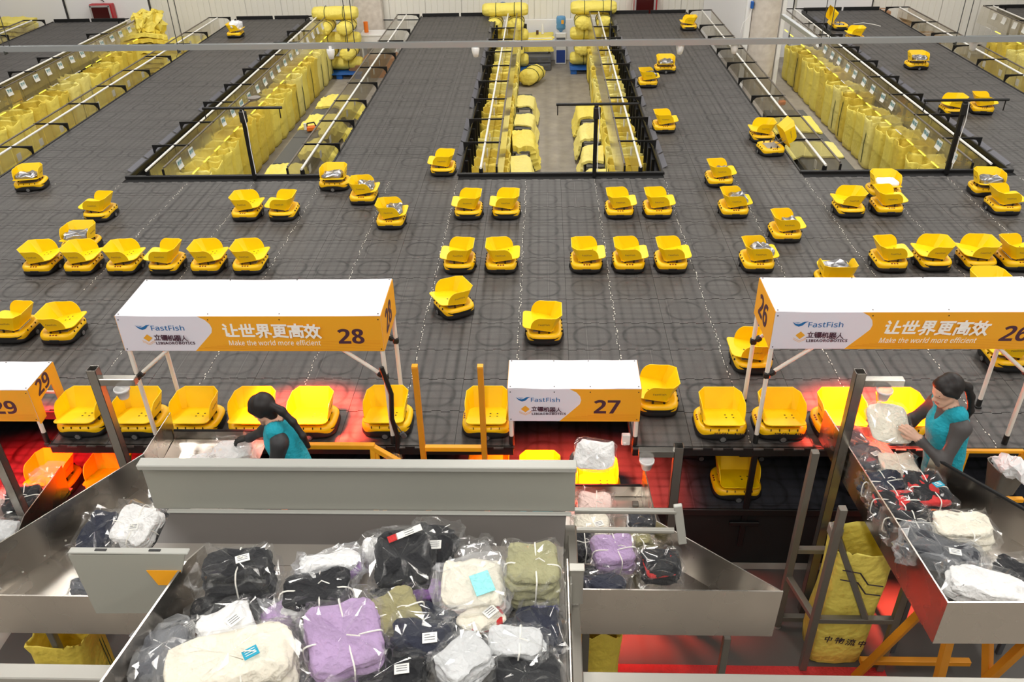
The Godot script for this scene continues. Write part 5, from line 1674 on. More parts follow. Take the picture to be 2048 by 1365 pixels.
func clothing():
	for i in CLOTHES.size():
		var c: Array = CLOTHES[i]
		var place := "belt" if i < 34 else ("chutes")
		var t := thing("clothing_bundle", c[13], "clothing", P(c[0], c[1], c[2]), c[6], "wrapped clothing on the " + place)
		var b := Basis(Vector3.RIGHT, c[7])
		t.transform.basis = t.transform.basis * b
		var w: float = c[3]
		var h: float = c[4]
		var d: float = c[5]
		var n: int = c[9]
		var stripe := (c[13] as String).contains("striped") or (c[13] as String).contains("patterned") or (c[13] as String).contains("brown and white")
		for k in n:
			var lh := h / n
			var m := slab_mesh(i * 17 + k, w * (0.96 - 0.05 * h01(i, k)), lh * 1.12, d * (0.97 - 0.06 * h01(i, k, 1)), 0.03 if n < 3 else 0.02, 6.5, 52, 16, 0.4, false, c[11], 0.006)
			var mat: String = c[8]
			if stripe and k % 2 == 1:
				mat = "cloth_white"
			elif (c[13] as String).contains("cream and pink") and k == 1:
				mat = "cloth_cream"
			elif (c[13] as String).contains("red trim") and k == n - 1:
				mat = "cloth_black"
			var g := part("garment", m, mat, t)
			g.position = Vector3((h01(i, k, 2) - 0.5) * 0.02, -h / 2 + lh * (k + 0.5), (h01(i, k, 3) - 0.5) * 0.02)
			g.rotation.y = (h01(i, k, 4) - 0.5) * 0.14
		if (c[13] as String).contains("red trim") or (c[13] as String).contains("red edge"):
			part("trim", slab_mesh(i + 500, w * 0.9, h * 0.3, d * 0.98, 0.02, 8.0), "cloth_red", t).position = Vector3(0, h * 0.28, 0.0)
		if c[10] > 0:
			var wr := slab_mesh(i * 7 + 900, w * 1.13, h * 1.08 + 0.02, d * 1.17, 0.07, 9.0, 44, 14, 0.36, true, c[11])
			part("plastic_wrap", wr, "wrap" if c[10] == 1 else "wrap_milky", t)
		if c[11] > 0:
			var st := MB.new()
			var loop := func(ax: int, off: float):
				var pts := []
				for k in 25:
					var a := TAU * k / 24.0
					var u := signf(cos(a)) * pow(absf(cos(a)), 0.45)
					var v := signf(sin(a)) * pow(absf(sin(a)), 0.45)
					if ax == 0:
						pts.append(Vector3(u * w * 0.525, v * (h * 0.52 + 0.006) * (1.0 - 0.33 * absf(v) * (1.0 - absf(u))), off + 0.006 * sin(a * 2.0)))
					else:
						pts.append(Vector3(off + 0.006 * sin(a * 2.0), v * (h * 0.52 + 0.006) * (1.0 - 0.33 * absf(v) * (1.0 - absf(u))), u * d * 0.525))
				st.tube(pts, 0.0042, 5, false)
			loop.call(1, w * 0.06)
			if c[11] > 1:
				loop.call(0, d * 0.05)
			st.tube([Vector3(w * 0.06, h * 0.62, d * 0.05), Vector3(w * 0.12, h * 0.75, d * 0.1), Vector3(w * 0.22, h * 0.66, d * 0.12)], 0.0035, 4)
			part("string", st, "string", t)
		if c[12] > 0:
			var nm: String = {1: "paper", 2: "teal_tag", 3: "paper", 4: "mint"}[c[12]]
			var tg := MB.new().box(Vector3.ZERO, Vector3(0.07, 0.003, 0.05) if c[12] != 3 else Vector3(0.14, 0.003, 0.035), 0.0)
			if c[12] == 4:
				tg = MB.new().box(Vector3.ZERO, Vector3(0.1, 0.003, 0.12), 0.0)
			var to := part("tag", tg, nm, t)
			to.position = Vector3(w * 0.16, h * 0.6 + 0.018, d * 0.12 if c[12] != 3 else -d * 0.4)
			to.rotation.y = 0.3
			var ln := MB.new()
			if c[12] != 4:
				for k in 3:
					ln.box(Vector3(0.0, 0.002, -0.014 + 0.012 * k), Vector3(0.05, 0.001, 0.003))
				part("print", ln, "cloth_grey" if c[12] != 2 else "paper", to)
			if c[12] == 3:
				part("red_label", MB.new().box(Vector3(-0.09, 0, 0), Vector3(0.05, 0.003, 0.035)), "cloth_red", to)
	# held garments
	var hg := thing("held_garment", "cream wrapped garment held up by the worker at the long right booth", "clothing", P(2.79, 0.68, -4.98), 0.3)
	part("garment", slab_mesh(801, 0.36, 0.03, 0.3, 0.03, 5.0), "cloth_cream", hg)
	part("plastic_wrap", slab_mesh(802, 0.4, 0.05, 0.33, 0.04, 11.0, 40, 12, 0.5, true), "wrap", hg)
	hg.transform.basis = Basis(Vector3.UP, 0.3) * Basis(Vector3.BACK, -0.25) * Basis(Vector3.RIGHT, 0.7)
	hg = thing("held_garment", "white wrapped garment held up by a hand below the short middle booth", "clothing", P(0.645, 0.33, -5.02), 0.0)
	part("garment", slab_mesh(803, 0.3, 0.03, 0.22, 0.04, 5.0), "cloth_white", hg)
	part("plastic_wrap", slab_mesh(804, 0.33, 0.05, 0.25, 0.04, 11.0, 40, 12, 0.5, true), "wrap", hg)
	hg.transform.basis = Basis(Vector3.BACK, -0.15) * Basis(Vector3.RIGHT, 0.9)

# a sheet of folded sacking laid over a box edge: path in (across, up), length along z
func drape_mesh(path: Array, length: float, th: float, seed_: int, amp: float) -> MB:
	fnl.seed = seed_
	fnl.frequency = 3.0
	var cv := Curve2D.new()
	for p in path:
		cv.add_point(Vector2(p[0], p[1]))
	var n := 26
	var m := 12
	var mb := MB.new().smooth()
	var total := cv.get_baked_length()
	var pt := func(i: int, j: int, side: float) -> Vector3:
		var s := total * i / n
		var p := cv.sample_baked(s)
		var q := cv.sample_baked(minf(s + 0.01, total)) - cv.sample_baked(maxf(s - 0.01, 0.0))
		var nr := Vector2(-q.y, q.x).normalized()
		var z := (float(j) / m - 0.5) * length * (1.0 + 0.12 * fnl.get_noise_2d(s * 2.0, 50.0))
		var bump := fnl.get_noise_3d(p.x * 1.5, p.y * 1.5, z * 1.2) * amp + absf(fnl.get_noise_3d(p.x * 4.0, p.y * 4.0, z * 3.0)) * amp * 0.5
		p += nr * (bump + side * th / 2)
		return Vector3(p.x, p.y, z + 0.1 * amp * sin(s * 9.0))
	var from := mb.v.size()
	for i in n:
		for j in m:
			mb.quad(pt.call(i, j, 1.0), pt.call(i, j + 1, 1.0), pt.call(i + 1, j + 1, 1.0), pt.call(i + 1, j, 1.0))
			mb.quad(pt.call(i, j, -1.0), pt.call(i + 1, j, -1.0), pt.call(i + 1, j + 1, -1.0), pt.call(i, j + 1, -1.0))
	mb.flat()
	for i in n:
		for j in [0, m]:
			var a: Vector3 = pt.call(i, j, 1.0)
			var b: Vector3 = pt.call(i + 1, j, 1.0)
			var c: Vector3 = pt.call(i + 1, j, -1.0)
			var d: Vector3 = pt.call(i, j, -1.0)
			if j == 0:
				mb.quad(a, b, c, d)
			else:
				mb.quad(d, c, b, a)
	for j in m:
		for i in [0, n]:
			var a: Vector3 = pt.call(i, j, 1.0)
			var b: Vector3 = pt.call(i, j + 1, 1.0)
			var c: Vector3 = pt.call(i, j + 1, -1.0)
			var d: Vector3 = pt.call(i, j, -1.0)
			if i == 0:
				mb.quad(d, c, b, a)
			else:
				mb.quad(a, b, c, d)
	mb.settle(from)
	return mb

func tote(label: String, x: float, z: float, w: float, h: float, l: float):
	var t := thing("grey_bench", label, "bench", P(x, -1.4, z), 0.0, "low grey benches in the aisles")
	part("top", MB.new().box(Vector3(0, h - 0.02, 0), Vector3(w, 0.04, l), 0.015), "bench_grey", t)
	part("side", MB.new().box(Vector3(-w / 2 + 0.02, h / 2 - 0.02, 0), Vector3(0.03, h - 0.04, l), 0.01), "bench_grey", t)
	part("side", MB.new().box(Vector3(w / 2 - 0.02, h / 2 - 0.02, 0), Vector3(0.03, h - 0.04, l), 0.01), "bench_grey", t)

func drape(label: String, x: float, z: float, w: float, h: float, l: float, side: float, m: String, seed_: int, th := 0.03, amp := 0.03, over := 0.0):
	var path := [[-w / 2 - over, h + 0.02 - over * 0.2], [-w * 0.3, h + 0.03], [w * 0.35, h + 0.03], [w / 2 + 0.03, h - 0.01], [w / 2 + 0.07, h * 0.55], [w / 2 + 0.14, 0.08]]
	if side < 0.0:
		for p in path:
			p[0] = -p[0]
		path.reverse()
	single("folded_sack", drape_mesh(path, l, th, seed_, amp), m, label, "sack", P(x, -1.4, z), (h01(seed_) - 0.5) * 0.15, "folded sacks draped over the benches")

func aisle_goods():
	# dispenser aisle, both sides
	var k := 0
	for z in [-13.2, -14.6, -16.0, -17.4, -18.8]:
		tote("low grey bench under yellow sacking, %s from the front, left side of the dispenser aisle" % ORD[k], -0.18, z, 0.34, 0.46, 1.1)
		drape("yellow sacking draped over the %s bench from the front, left side of the dispenser aisle" % ORD[k], -0.18, z - 0.1 + 0.06 * k, 0.34, 0.46, [0.5, 0.95, 1.0, 0.75, 0.8][k], 1.0, ["sack_pale", "sack_pale", "sack", "sack_pale", "sack_pale"][k], 210 + k, 0.03 if k != 2 else 0.12, 0.02 if k != 2 else 0.06)
		k += 1
	k = 0
	for z in [-12.6, -13.9, -15.2, -16.5, -17.9]:
		tote("low grey bench under yellow sacking, %s from the front, right side of the dispenser aisle" % ORD[k], 1.2, z, 0.34, 0.46, 1.1)
		drape("yellow sacking draped over the %s bench from the front, right side of the dispenser aisle" % ORD[k], 1.2, z, 0.34, 0.46, [0.55, 0.95, 0.9, 0.95, 1.0][k], -1.0, ["sack", "sack_pale", "sack_pale", "sack_pale", "sack"][k], 220 + k, 0.05, 0.025)
		k += 1
	# antenna aisle: one long bench of grey boxes
	k = 0
	for z in [-12.8, -14.3, -15.8, -17.3, -18.8]:
		tote("low grey bench, %s from the front, in the antenna aisle" % ORD[k], -4.62, z, 0.5, 0.42, 1.45)
		if k != 2:
			drape("yellow sacking over the %s bench from the front in the antenna aisle" % ORD[k], -4.5, z - 0.15, 0.5, 0.42, [0.8, 0.8, 0.7, 0.9, 0.9][k], 1.0, ["sack_pale", "sack", "sack", "sack", "sack"][k], 230 + k, 0.05, 0.05, 0.1)
		k += 1
	for q in [[-4.0, -15.4, 0.7], [-3.9, -16.6, 0.6], [-3.8, -18.0, 0.8]]:
		single("folded_sack", drape_mesh([[-0.35, 0.5], [-0.1, 0.62], [0.2, 0.4], [0.42, 0.05]], q[2], 0.12, 250 + int(q[1]), 0.08), "sack", "crumpled yellow sacking slumped by the right panes of the antenna aisle, %s" % ["nearest", "middle", "farthest"][int((-q[1] - 15.0) / 1.2)], "sack", P(q[0], -1.4, q[1]), 0.1, "slumped sacking in the antenna aisle")
	# column aisle
	k = 0
	for z in [-12.7, -14.2, -15.7, -17.2]:
		tote("low grey bench, %s from the front, in the column aisle" % ORD[k], 5.35, z, 0.85, 0.46, 1.45)
		if k != 0:
			drape("yellow sheet of sacking over the %s bench from the front in the column aisle" % ORD[k], 5.3, z + 0.35, 0.85, 0.46, [0.9, 0.8, 0.8, 1.0][k], -1.0, ["sack", "sack", "sack_pale", "sack"][k], 260 + k, 0.03, 0.015, 0.02)
		k += 1
	drape("yellow sheet of sacking at the very front of the column aisle", 5.3, -13.3, 0.85, 0.47, 0.8, -1.0, "sack_pale", 270, 0.03, 0.012)
	for q in [[-4.55, -16.9, "on the bench of the antenna aisle"], [5.35, -18.2, "near the column in the column aisle"]]:
		var t := thing("bag_closer", "orange and black hand sewing machine " + q[2], "machine", P(q[0], -0.96 if q[0] < 0 else -0.92, q[1]), 0.3, "hand sewing machines")
		part("motor", MB.new().box(Vector3(0, 0.05, 0), Vector3(0.2, 0.1, 0.11), 0.02), "orange_plastic", t)
		part("handle", MB.new().tube([Vector3(-0.09, 0.09, 0), Vector3(-0.07, 0.16, 0), Vector3(0.07, 0.17, 0), Vector3(0.1, 0.09, 0)], 0.016, 8), "black_plastic", t)
		part("spool", MB.new().tube([Vector3(-0.12, 0.05, 0.04), Vector3(-0.12, 0.18, 0.04)], 0.03, 10), "white_gloss", t)
	# tied bundles on pallets at the end of the aisles
	pallet("blue plastic pallet under the tied sack bundles right of the water dispenser", 1.55, -23.2, "blue_plastic")
	pallet("blue plastic pallet under the tied sack bundles left of the covered table", -0.75, -23.1, "blue_plastic")
	pallet("blue plastic pallet under the tied sack bundles by the wall pier", -5.2, -23.0, "blue_plastic")
	var sets := [[1.55, -23.2, "right of the water dispenser", 5], [-0.75, -23.1, "left of the covered table", 5], [-5.2, -23.0, "by the wall pier", 5]]
	for s in sets:
		for lv in s[3]:
			for c in (2 if lv % 2 == 1 else 1):
				var along: bool = lv % 2 == 0
				var o := bundle_roll("tied yellow sack bundle, %s level%s, on the pallet %s" % [["bottom", "second", "third", "fourth", "top"][lv], "" if along else [" left one", " right one"][c], s[2]], P(s[0] + (0.0 if along else -0.28 + 0.56 * c), -1.08 + 0.32 * lv, s[1] + (0.0 if along else 0.05)), 1.2 if along else 0.95, 0.185, 0.0 if along else PI / 2, 300 + lv * 3 + c + int(s[0] * 7))
				o.set_meta("group", "tied sack bundles on the pallets")
	bundle_roll("tied yellow sack bundle lying alone on the floor before the covered table", P(-0.05, -1.17, -21.9), 0.8, 0.22, 1.2, 340)
	# heap in the first aisle and the stack in the far corner
	for i in 9:
		single("folded_sack", drape_mesh([[-0.55, 0.0], [-0.2, 0.06], [0.2, 0.05], [0.6, -0.02 - 0.03 * (i % 3)]], 0.9, 0.09, 400 + i, 0.035), ["sack", "sack_deep", "sack"][i % 3], "flat folded yellow sack, %s from the bottom, in the tall heap by the red cabinet" % ORD[i], "sack", P(-10.45 + 0.03 * (i % 2), -1.3 + 0.13 * i, -22.9), 0.3 + 0.1 * (i % 3), "folded sacks in the tall heap")
	single("folded_sack", slab_mesh(420, 0.7, 0.5, 0.5, 0.28, 4.0, 40, 14, 0.9, true), "sack", "peaked crumpled sack on top of the tall heap by the red cabinet", "sack", P(-10.2, 0.02, -23.0), 0.5)
	bundle_roll("tied yellow sack bundle, lower one, right of the tall heap", P(-9.25, -0.95, -22.8), 1.3, 0.25, 0.15, 430)
	bundle_roll("tied yellow sack bundle, upper one, right of the tall heap", P(-9.1, -0.55, -23.0), 1.3, 0.24, 0.15, 431)
	for i in 8:
		single("folded_sack", drape_mesh([[-0.6, 0.0], [-0.2, 0.04], [0.2, 0.04], [0.6, 0.0]], 0.8, 0.09, 440 + i, 0.03), ["sack_pale", "sack"][i % 2], "flat folded yellow sack, %s from the bottom, in the neat stack in the far corner" % ORD[i], "sack", P(-14.2, -0.9 + 0.13 * i, -23.3), 0.05 * (i % 3), "folded sacks in the corner stack")
	single("stack_table", MB.new().box(Vector3(0, 0.2, 0), Vector3(1.3, 0.4, 0.9), 0.02), "bench_grey", "low grey stand beneath the neat sack stack in the far corner", "stand", P(-14.2, -1.4, -23.3))

func pallet(label: String, x: float, z: float, m: String):
	var t := thing("pallet", label, "pallet", P(x, -1.4, z), 0.0, "blue pallets")
	for k in 5:
		part("deck_board", MB.new().box(Vector3(0, 0.13, -0.4 + 0.2 * k), Vector3(1.2, 0.03, 0.17), 0.006), m, t)
	for k in 3:
		for j in 2:
			part("block", MB.new().box(Vector3(-0.5 + 0.5 * k, 0.058, -0.38 + 0.76 * j), Vector3(0.16, 0.115, 0.14), 0.008), m, t)

func bundle_roll(label: String, at: Vector3, length: float, r: float, turn: float, seed_: int) -> Node3D:
	var t := thing("sack_bundle", label, "bundle", at, turn, "tied sack bundles")
	fnl.seed = seed_
	fnl.frequency = 2.5
	var mb := MB.new().smooth()
	var rings := []
	var prof := [[-0.5, 0.45], [-0.485, 0.7], [-0.44, 0.9], [-0.32, 1.0], [-0.2, 0.97], [0.0, 1.02], [0.2, 0.97], [0.32, 1.0], [0.44, 0.9], [0.485, 0.7], [0.5, 0.45], [0.49, 0.2]]
	for p in prof:
		var ring := PackedVector3Array()
		for i in 28:
			var a := TAU * i / 28
			var endf := clampf((absf(p[0]) - 0.36) / 0.12, 0.0, 1.0)
			var pleat := 1.0 + endf * 0.1 * sin(a * 9.0 + seed_) + 0.12 * fnl.get_noise_3d(p[0] * 3.0, cos(a), sin(a))
			var rr: float = r * p[1] * pleat
			ring.push_back(Vector3(p[0] * length, sin(a) * rr * 0.9, cos(a) * rr * 1.15))
		rings.append(ring)
	mb.loft(rings, true, true, true, true)
	part("roll", mb, "sack", t)
	for x in [-0.2, 0.2]:
		var tie := MB.new()
		var pts := []
		for i in 21:
			var a := TAU * i / 20
			pts.append(Vector3(x * length, sin(a) * r * 0.93, cos(a) * r * 1.18))
		tie.tube(pts, 0.008, 5, false)
		part("tie", tie, "strap_dark", t)
	return t

func back_wall_things():
	for c in [[-11.95, -0.05, "left of the tall sack heap"], [3.0, -0.02, "right of the dispenser aisle"]]:
		var t := thing("fire_cabinet", "red fire hose cabinet with glass door on the wall, " + c[2], "cabinet", P(c[0], c[1], -24.18), 0.0, "red fire cabinets")
		part("body", MB.new().box(Vector3(0, 0, 0), Vector3(0.62, 0.72, 0.2), 0.01), "red_cabinet", t)
		var dr := part("door", MB.new().box(Vector3(-0.02, 0.31, 0.11), Vector3(0.56, 0.05, 0.02), 0.004).box(Vector3(-0.02, -0.31, 0.11), Vector3(0.56, 0.05, 0.02), 0.004).box(Vector3(-0.28, 0, 0.11), Vector3(0.05, 0.66, 0.02), 0.004).box(Vector3(0.24, 0, 0.11), Vector3(0.05, 0.66, 0.02), 0.004), "cabinet_frame", t)
		part("pane", MB.new().box(Vector3(-0.02, 0, 0.105), Vector3(0.5, 0.6, 0.006)), "cabinet_dark", dr)
	var sk := thing("wall_socket", "small grey wall socket with a hanging cable above the red cabinet", "socket", P(-11.9, 0.75, -24.3))
	part("plate", MB.new().box(Vector3.ZERO, Vector3(0.12, 0.1, 0.05), 0.01), "strut", sk)
	part("cable", MB.new().tube([Vector3(-0.03, -0.04, 0.02), Vector3(-0.12, -0.15, 0.03), Vector3(-0.1, -0.32, 0.03), Vector3(0.0, -0.4, 0.02)], 0.012, 5), "cable", sk)
	var d := thing("water_dispenser", "white water dispenser with blue bottle against the back wall", "dispenser", P(0.72, -1.4, -23.95))
	part("cabinet", MB.new().box(Vector3(0, 0.42, 0), Vector3(0.3, 0.84, 0.28), 0.02), "white_gloss", d)
	part("door_panel", MB.new().box(Vector3(0, 0.22, 0.142), Vector3(0.24, 0.34, 0.01), 0.01), "dispenser_blue", d)
	part("tap_recess", MB.new().box(Vector3(0, 0.64, 0.142), Vector3(0.24, 0.16, 0.01), 0.01), "cloth_grey", d)
	var bt := MB.new().smooth()
	var rings := []
	for p in [[0.03, 0.84], [0.06, 0.88], [0.12, 0.92], [0.13, 0.98], [0.12, 1.04], [0.13, 1.08], [0.13, 1.2], [0.11, 1.25], [0.05, 1.26]]:
		var ring := PackedVector3Array()
		for i in 20:
			ring.push_back(Vector3(cos(TAU * i / 20) * p[0], p[1], -sin(TAU * i / 20) * p[0]))
		rings.append(ring)
	bt.loft(rings)
	part("bottle", bt, "bottle_blue", d)
	part("bottle_label", MB.new().box(Vector3(0.04, 1.12, 0.128), Vector3(0.07, 0.1, 0.006), 0.002), "ink_gold", d)
	# covered table
	var tb := thing("covered_table", "table draped with a yellow cover left of the water dispenser", "table", P(-0.2, -1.4, -23.7))
	part("top", MB.new().box(Vector3(0, 0.78, 0), Vector3(1.35, 0.05, 0.6), 0.008), "white_gloss", tb)
	for x in [-0.6, 0.6]:
		part("leg", MB.new().box(Vector3(x, 0.38, 0), Vector3(0.05, 0.76, 0.5), 0.006), "bench_grey", tb)
	part("cover", drape_mesh([[-0.3, 0.82], [0.2, 0.82], [0.33, 0.76], [0.34, 0.46]], 1.42, 0.012, 510, 0.02), "sack", tb).rotation.y = -PI / 2
	for k in 2:
		var cr := thing("crate", "grey plastic crate under the covered table, %s one" % ["upper", "lower"][k], "crate", P(0.0, -1.4 + 0.2 * (1 - k), -23.35), 0.0, "crates under the table")
		part("body", MB.new().box(Vector3(0, 0.1, 0), Vector3(0.9, 0.18, 0.4), 0.015), "pallet_grey", cr)
		for x in [-0.28, 0.0, 0.28]:
			part("grip", MB.new().box(Vector3(x, 0.11, 0.2), Vector3(0.18, 0.06, 0.01), 0.004), "bench_grey", cr)
	single("flask", MB.new().tube([Vector3.ZERO, Vector3(0, 0.26, 0)], 0.045, 12), "black_plastic", "black flask standing on the covered table", "flask", P(-0.25, -0.56, -23.75))
	single("bottle", MB.new().tube([Vector3.ZERO, Vector3(0, 0.16, 0), Vector3(0, 0.2, 0), Vector3(0, 0.26, 0)], 0.04, 12, true, 0.018), "white_gloss", "white bottle with tapering neck on the covered table", "bottle", P(0.22, -0.56, -23.75))
	single("cup", MB.new().tube([Vector3.ZERO, Vector3(0, 0.1, 0)], 0.035, 12), "cloth_brown", "small dark cup beside the white bottle on the covered table", "cup", P(0.08, -0.56, -23.7))
	single("paper_bag", slab_mesh(521, 0.3, 0.1, 0.2, 0.05, 7.0), "white_bag", "crumpled white bag at the left of the covered table", "bag", P(-0.7, -0.52, -23.75))
	var ring_ := []
	for i in 25:
		ring_.append(Vector3(cos(TAU * i / 24) * 0.16, sin(TAU * i / 24) * 0.16, 0))
	single("hose_ring", MB.new().tube(ring_, 0.02, 8, false), "blue_plastic", "blue hose ring hanging on the wall above the covered table", "hose", P(-0.86, 0.0, -24.28))
	# table and cartons by the pier
	var wt := thing("white_table", "small white table in front of the wall pier", "table", P(-4.2, -1.4, -23.6))
	part("top", MB.new().box(Vector3(0, 0.95, 0), Vector3(1.0, 0.05, 0.6), 0.008), "white_gloss", wt)
	part("apron", MB.new().box(Vector3(0, 0.8, 0.27), Vector3(0.96, 0.24, 0.03), 0.006), "white_gloss", wt)
	for x in [-0.46, 0.46]:
		part("leg", MB.new().box(Vector3(x, 0.46, 0), Vector3(0.05, 0.92, 0.5), 0.006), "white_gloss", wt)
	single("orange_bottle", MB.new().tube([Vector3.ZERO, Vector3(0, 0.22, 0), Vector3(0, 0.27, 0)], 0.06, 12), "orange_plastic", "orange container on the white table by the wall pier", "bottle", P(-4.55, -0.42, -23.6))
	carton("open brown carton before the white table by the wall pier", P(-4.05, -1.4, -22.9), 0.7, 0.5, 0.5, 0.1, true)
	carton("brown carton lying left of the open carton by the wall pier", P(-4.75, -1.4, -23.0), 0.4, 0.3, 0.4, -0.2, false)
	carton("large brown carton beside the carton aisle's left panes", P(9.9, -1.4, -22.6), 0.75, 0.95, 0.6, 0.1, false)
	carton("small open brown carton behind the large one in the carton aisle", P(9.45, -1.4, -23.3), 0.5, 1.1, 0.5, 0.3, true)
	carton("flat brown carton on the ledge at the far left of the carton aisle", P(9.0, -0.4, -23.9), 0.8, 0.3, 0.5, 0.0, false)
	single("ledge_shelf", MB.new().box(Vector3(0, 0.48, 0), Vector3(1.4, 0.96, 0.6), 0.01), "frame_grey", "grey shelf unit carrying the flat carton by the back wall", "shelf", P(9.0, -1.4, -23.9))
	single("white_box", MB.new().box(Vector3(0, 0.2, 0), Vector3(0.6, 0.4, 0.4), 0.01), "wall_board", "white box right of the large carton in the carton aisle", "box", P(10.6, -1.4, -22.6))
	single("strap_scrap", MB.new().tube([Vector3(-0.35, 0, 0.05), Vector3(-0.1, 0.004, -0.06), Vector3(0.15, 0.004, 0.05), Vector3(0.3, 0, 0.25)], 0.006, 5), "string", "long white strap scrap curled on the lane right of the column aisle", "scrap", P(8.3, 0.004, -12.3), 1.0)
	single("strap_scrap", MB.new().tube([Vector3(-0.25, 0, 0.0), Vector3(0.0, 0.01, -0.06), Vector3(0.2, 0.004, 0.1), Vector3(0.3, 0, 0.3)], 0.008, 5), "string", "white film scrap on the far lane near the tipped robot", "scrap", P(8.05, 0.004, -21.7))

func carton(label: String, at: Vector3, w: float, h: float, d: float, turn: float, open: bool):
	var t := thing("carton", label, "box", at, turn)
	part("body", MB.new().box(Vector3(0, h / 2, 0), Vector3(w, h, d), 0.006), "carton", t)
	if open:
		for s in [-1, 1]:
			part("flap", MB.new().box(Vector3((w / 2 + 0.08) * s, h + 0.0, 0), Vector3(0.2, 0.008, d), 0.0, Basis(Vector3.BACK, -0.6 * s)), "carton", t)
	else:
		part("tape", MB.new().box(Vector3(0, h + 0.002, 0), Vector3(w, 0.003, 0.05)), "paper", t)

func overhead():
	var t := thing("cable_tray", "long galvanised strut hanging across the hall on thin wires", "strut", P(-0.4, 1.8, -12.12))
	t.rotation.y = -0.0154
	var mb := MB.new()
	mb.box(Vector3(0, 0, 0.03), Vector3(19.0, 0.075, 0.006)).box(Vector3(0, 0, -0.03), Vector3(19.0, 0.075, 0.006)).box(Vector3(0, -0.035, 0), Vector3(19.0, 0.006, 0.06)).box(Vector3(0, 0.036, 0.024), Vector3(19.0, 0.006, 0.012)).box(Vector3(0, 0.036, -0.024), Vector3(19.0, 0.006, 0.012))
	part("strut_channel", mb, "strut", t)
	for x in [-7.1, -4.55, -2.1, 0.35, 1.57, 4.45, 6.25]:
		part("hanger", MB.new().tube([Vector3(x, 0.04, 0), Vector3(x, 4.95, 0)], 0.006, 5).box(Vector3(x, -0.05, 0), Vector3(0.02, 0.05, 0.08), 0.004), "wire", t)
		if x < -3.0 or x > 4.0 or x == -2.1:
			part("hanger", MB.new().tube([Vector3(x + 0.1, 0.04, 0.02), Vector3(x + 0.1, 4.95, 0.02)], 0.006, 5), "wire", t)
	part("branch_channel", MB.new().bar(Vector3(4.4, 0.0, 0.0), Vector3(4.3, 0.0, -1.66), 0.06), "strut", t)
	var k := 0
	for x in [-1.9, 0.15, 3.0, 3.75, 7.0]:
		k += 1
		var s := thing("ceiling_sensor", "small white cone sensor under the hanging strut, %s from the heap aisle" % ORD[k - 1], "sensor", P(x - 0.95 + 0.1, 1.72, -12.12), 0.0, "sensors under the strut")
		var c := MB.new().smooth()
		var rings := []
		for p in [[0.055, 0.04], [0.06, 0.02], [0.05, -0.03], [0.035, -0.09], [0.012, -0.1]]:
			var ring := PackedVector3Array()
			for i in 14:
				ring.push_back(Vector3(cos(TAU * i / 14) * p[0], p[1], -sin(TAU * i / 14) * p[0]))
			rings.append(ring)
		c.loft(rings)
		part("housing", c, "white_gloss", s)
		part("stem", MB.new().tube([Vector3(0, 0.03, 0), Vector3(0, 0.08, 0)], 0.02, 8), "white_gloss", s)
	# T-shaped posts at the aisle fronts
	for a in [[-4.02, "with a round antenna disc, at the front of the antenna aisle", true], [0.99, "at the front of the dispenser aisle", false], [6.03, "at the front of the column aisle", false]]:
		var p := thing("camera_post", "black T-shaped post " + a[1], "post", P(a[0], 0, -11.68), 0.0, "T-shaped posts")
		part("pole", MB.new().box(Vector3(0, 0.53, 0), Vector3(0.055, 1.06, 0.055), 0.006), "black_metal", p)
		part("cross_bar", MB.new().tube([Vector3(-0.56, 1.07, 0), Vector3(0.58, 1.07, 0)], 0.02, 8), "black_metal", p)
		part("box", MB.new().box(Vector3(0.01, 0.95, 0.02), Vector3(0.1, 0.16, 0.06), 0.008), "black_plastic", p)
		part("drop_rod", MB.new().tube([Vector3(-0.54, 1.06, 0), Vector3(-0.54, 0.92, 0)], 0.008, 6).tube([Vector3(0.54, 1.06, 0), Vector3(0.54, 0.92, 0)], 0.008, 6), "black_metal", p)
		part("cable", MB.new().tube([Vector3(0.03, 1.05, 0.05), Vector3(0.05, 0.8, 0.05), Vector3(0.035, 0.5, 0.035), Vector3(0.04, 0.1, 0.035)], 0.006, 5), "white_gloss", p)
		if a[2]:
			part("antenna_disc", MB.new().tube([Vector3(0.2, 1.2, -0.02), Vector3(0.2, 1.215, -0.02)], 0.09, 20).bar(Vector3(0.0, 1.08, 0.0), Vector3(0.2, 1.2, -0.02), 0.02), "grey_tube", p)

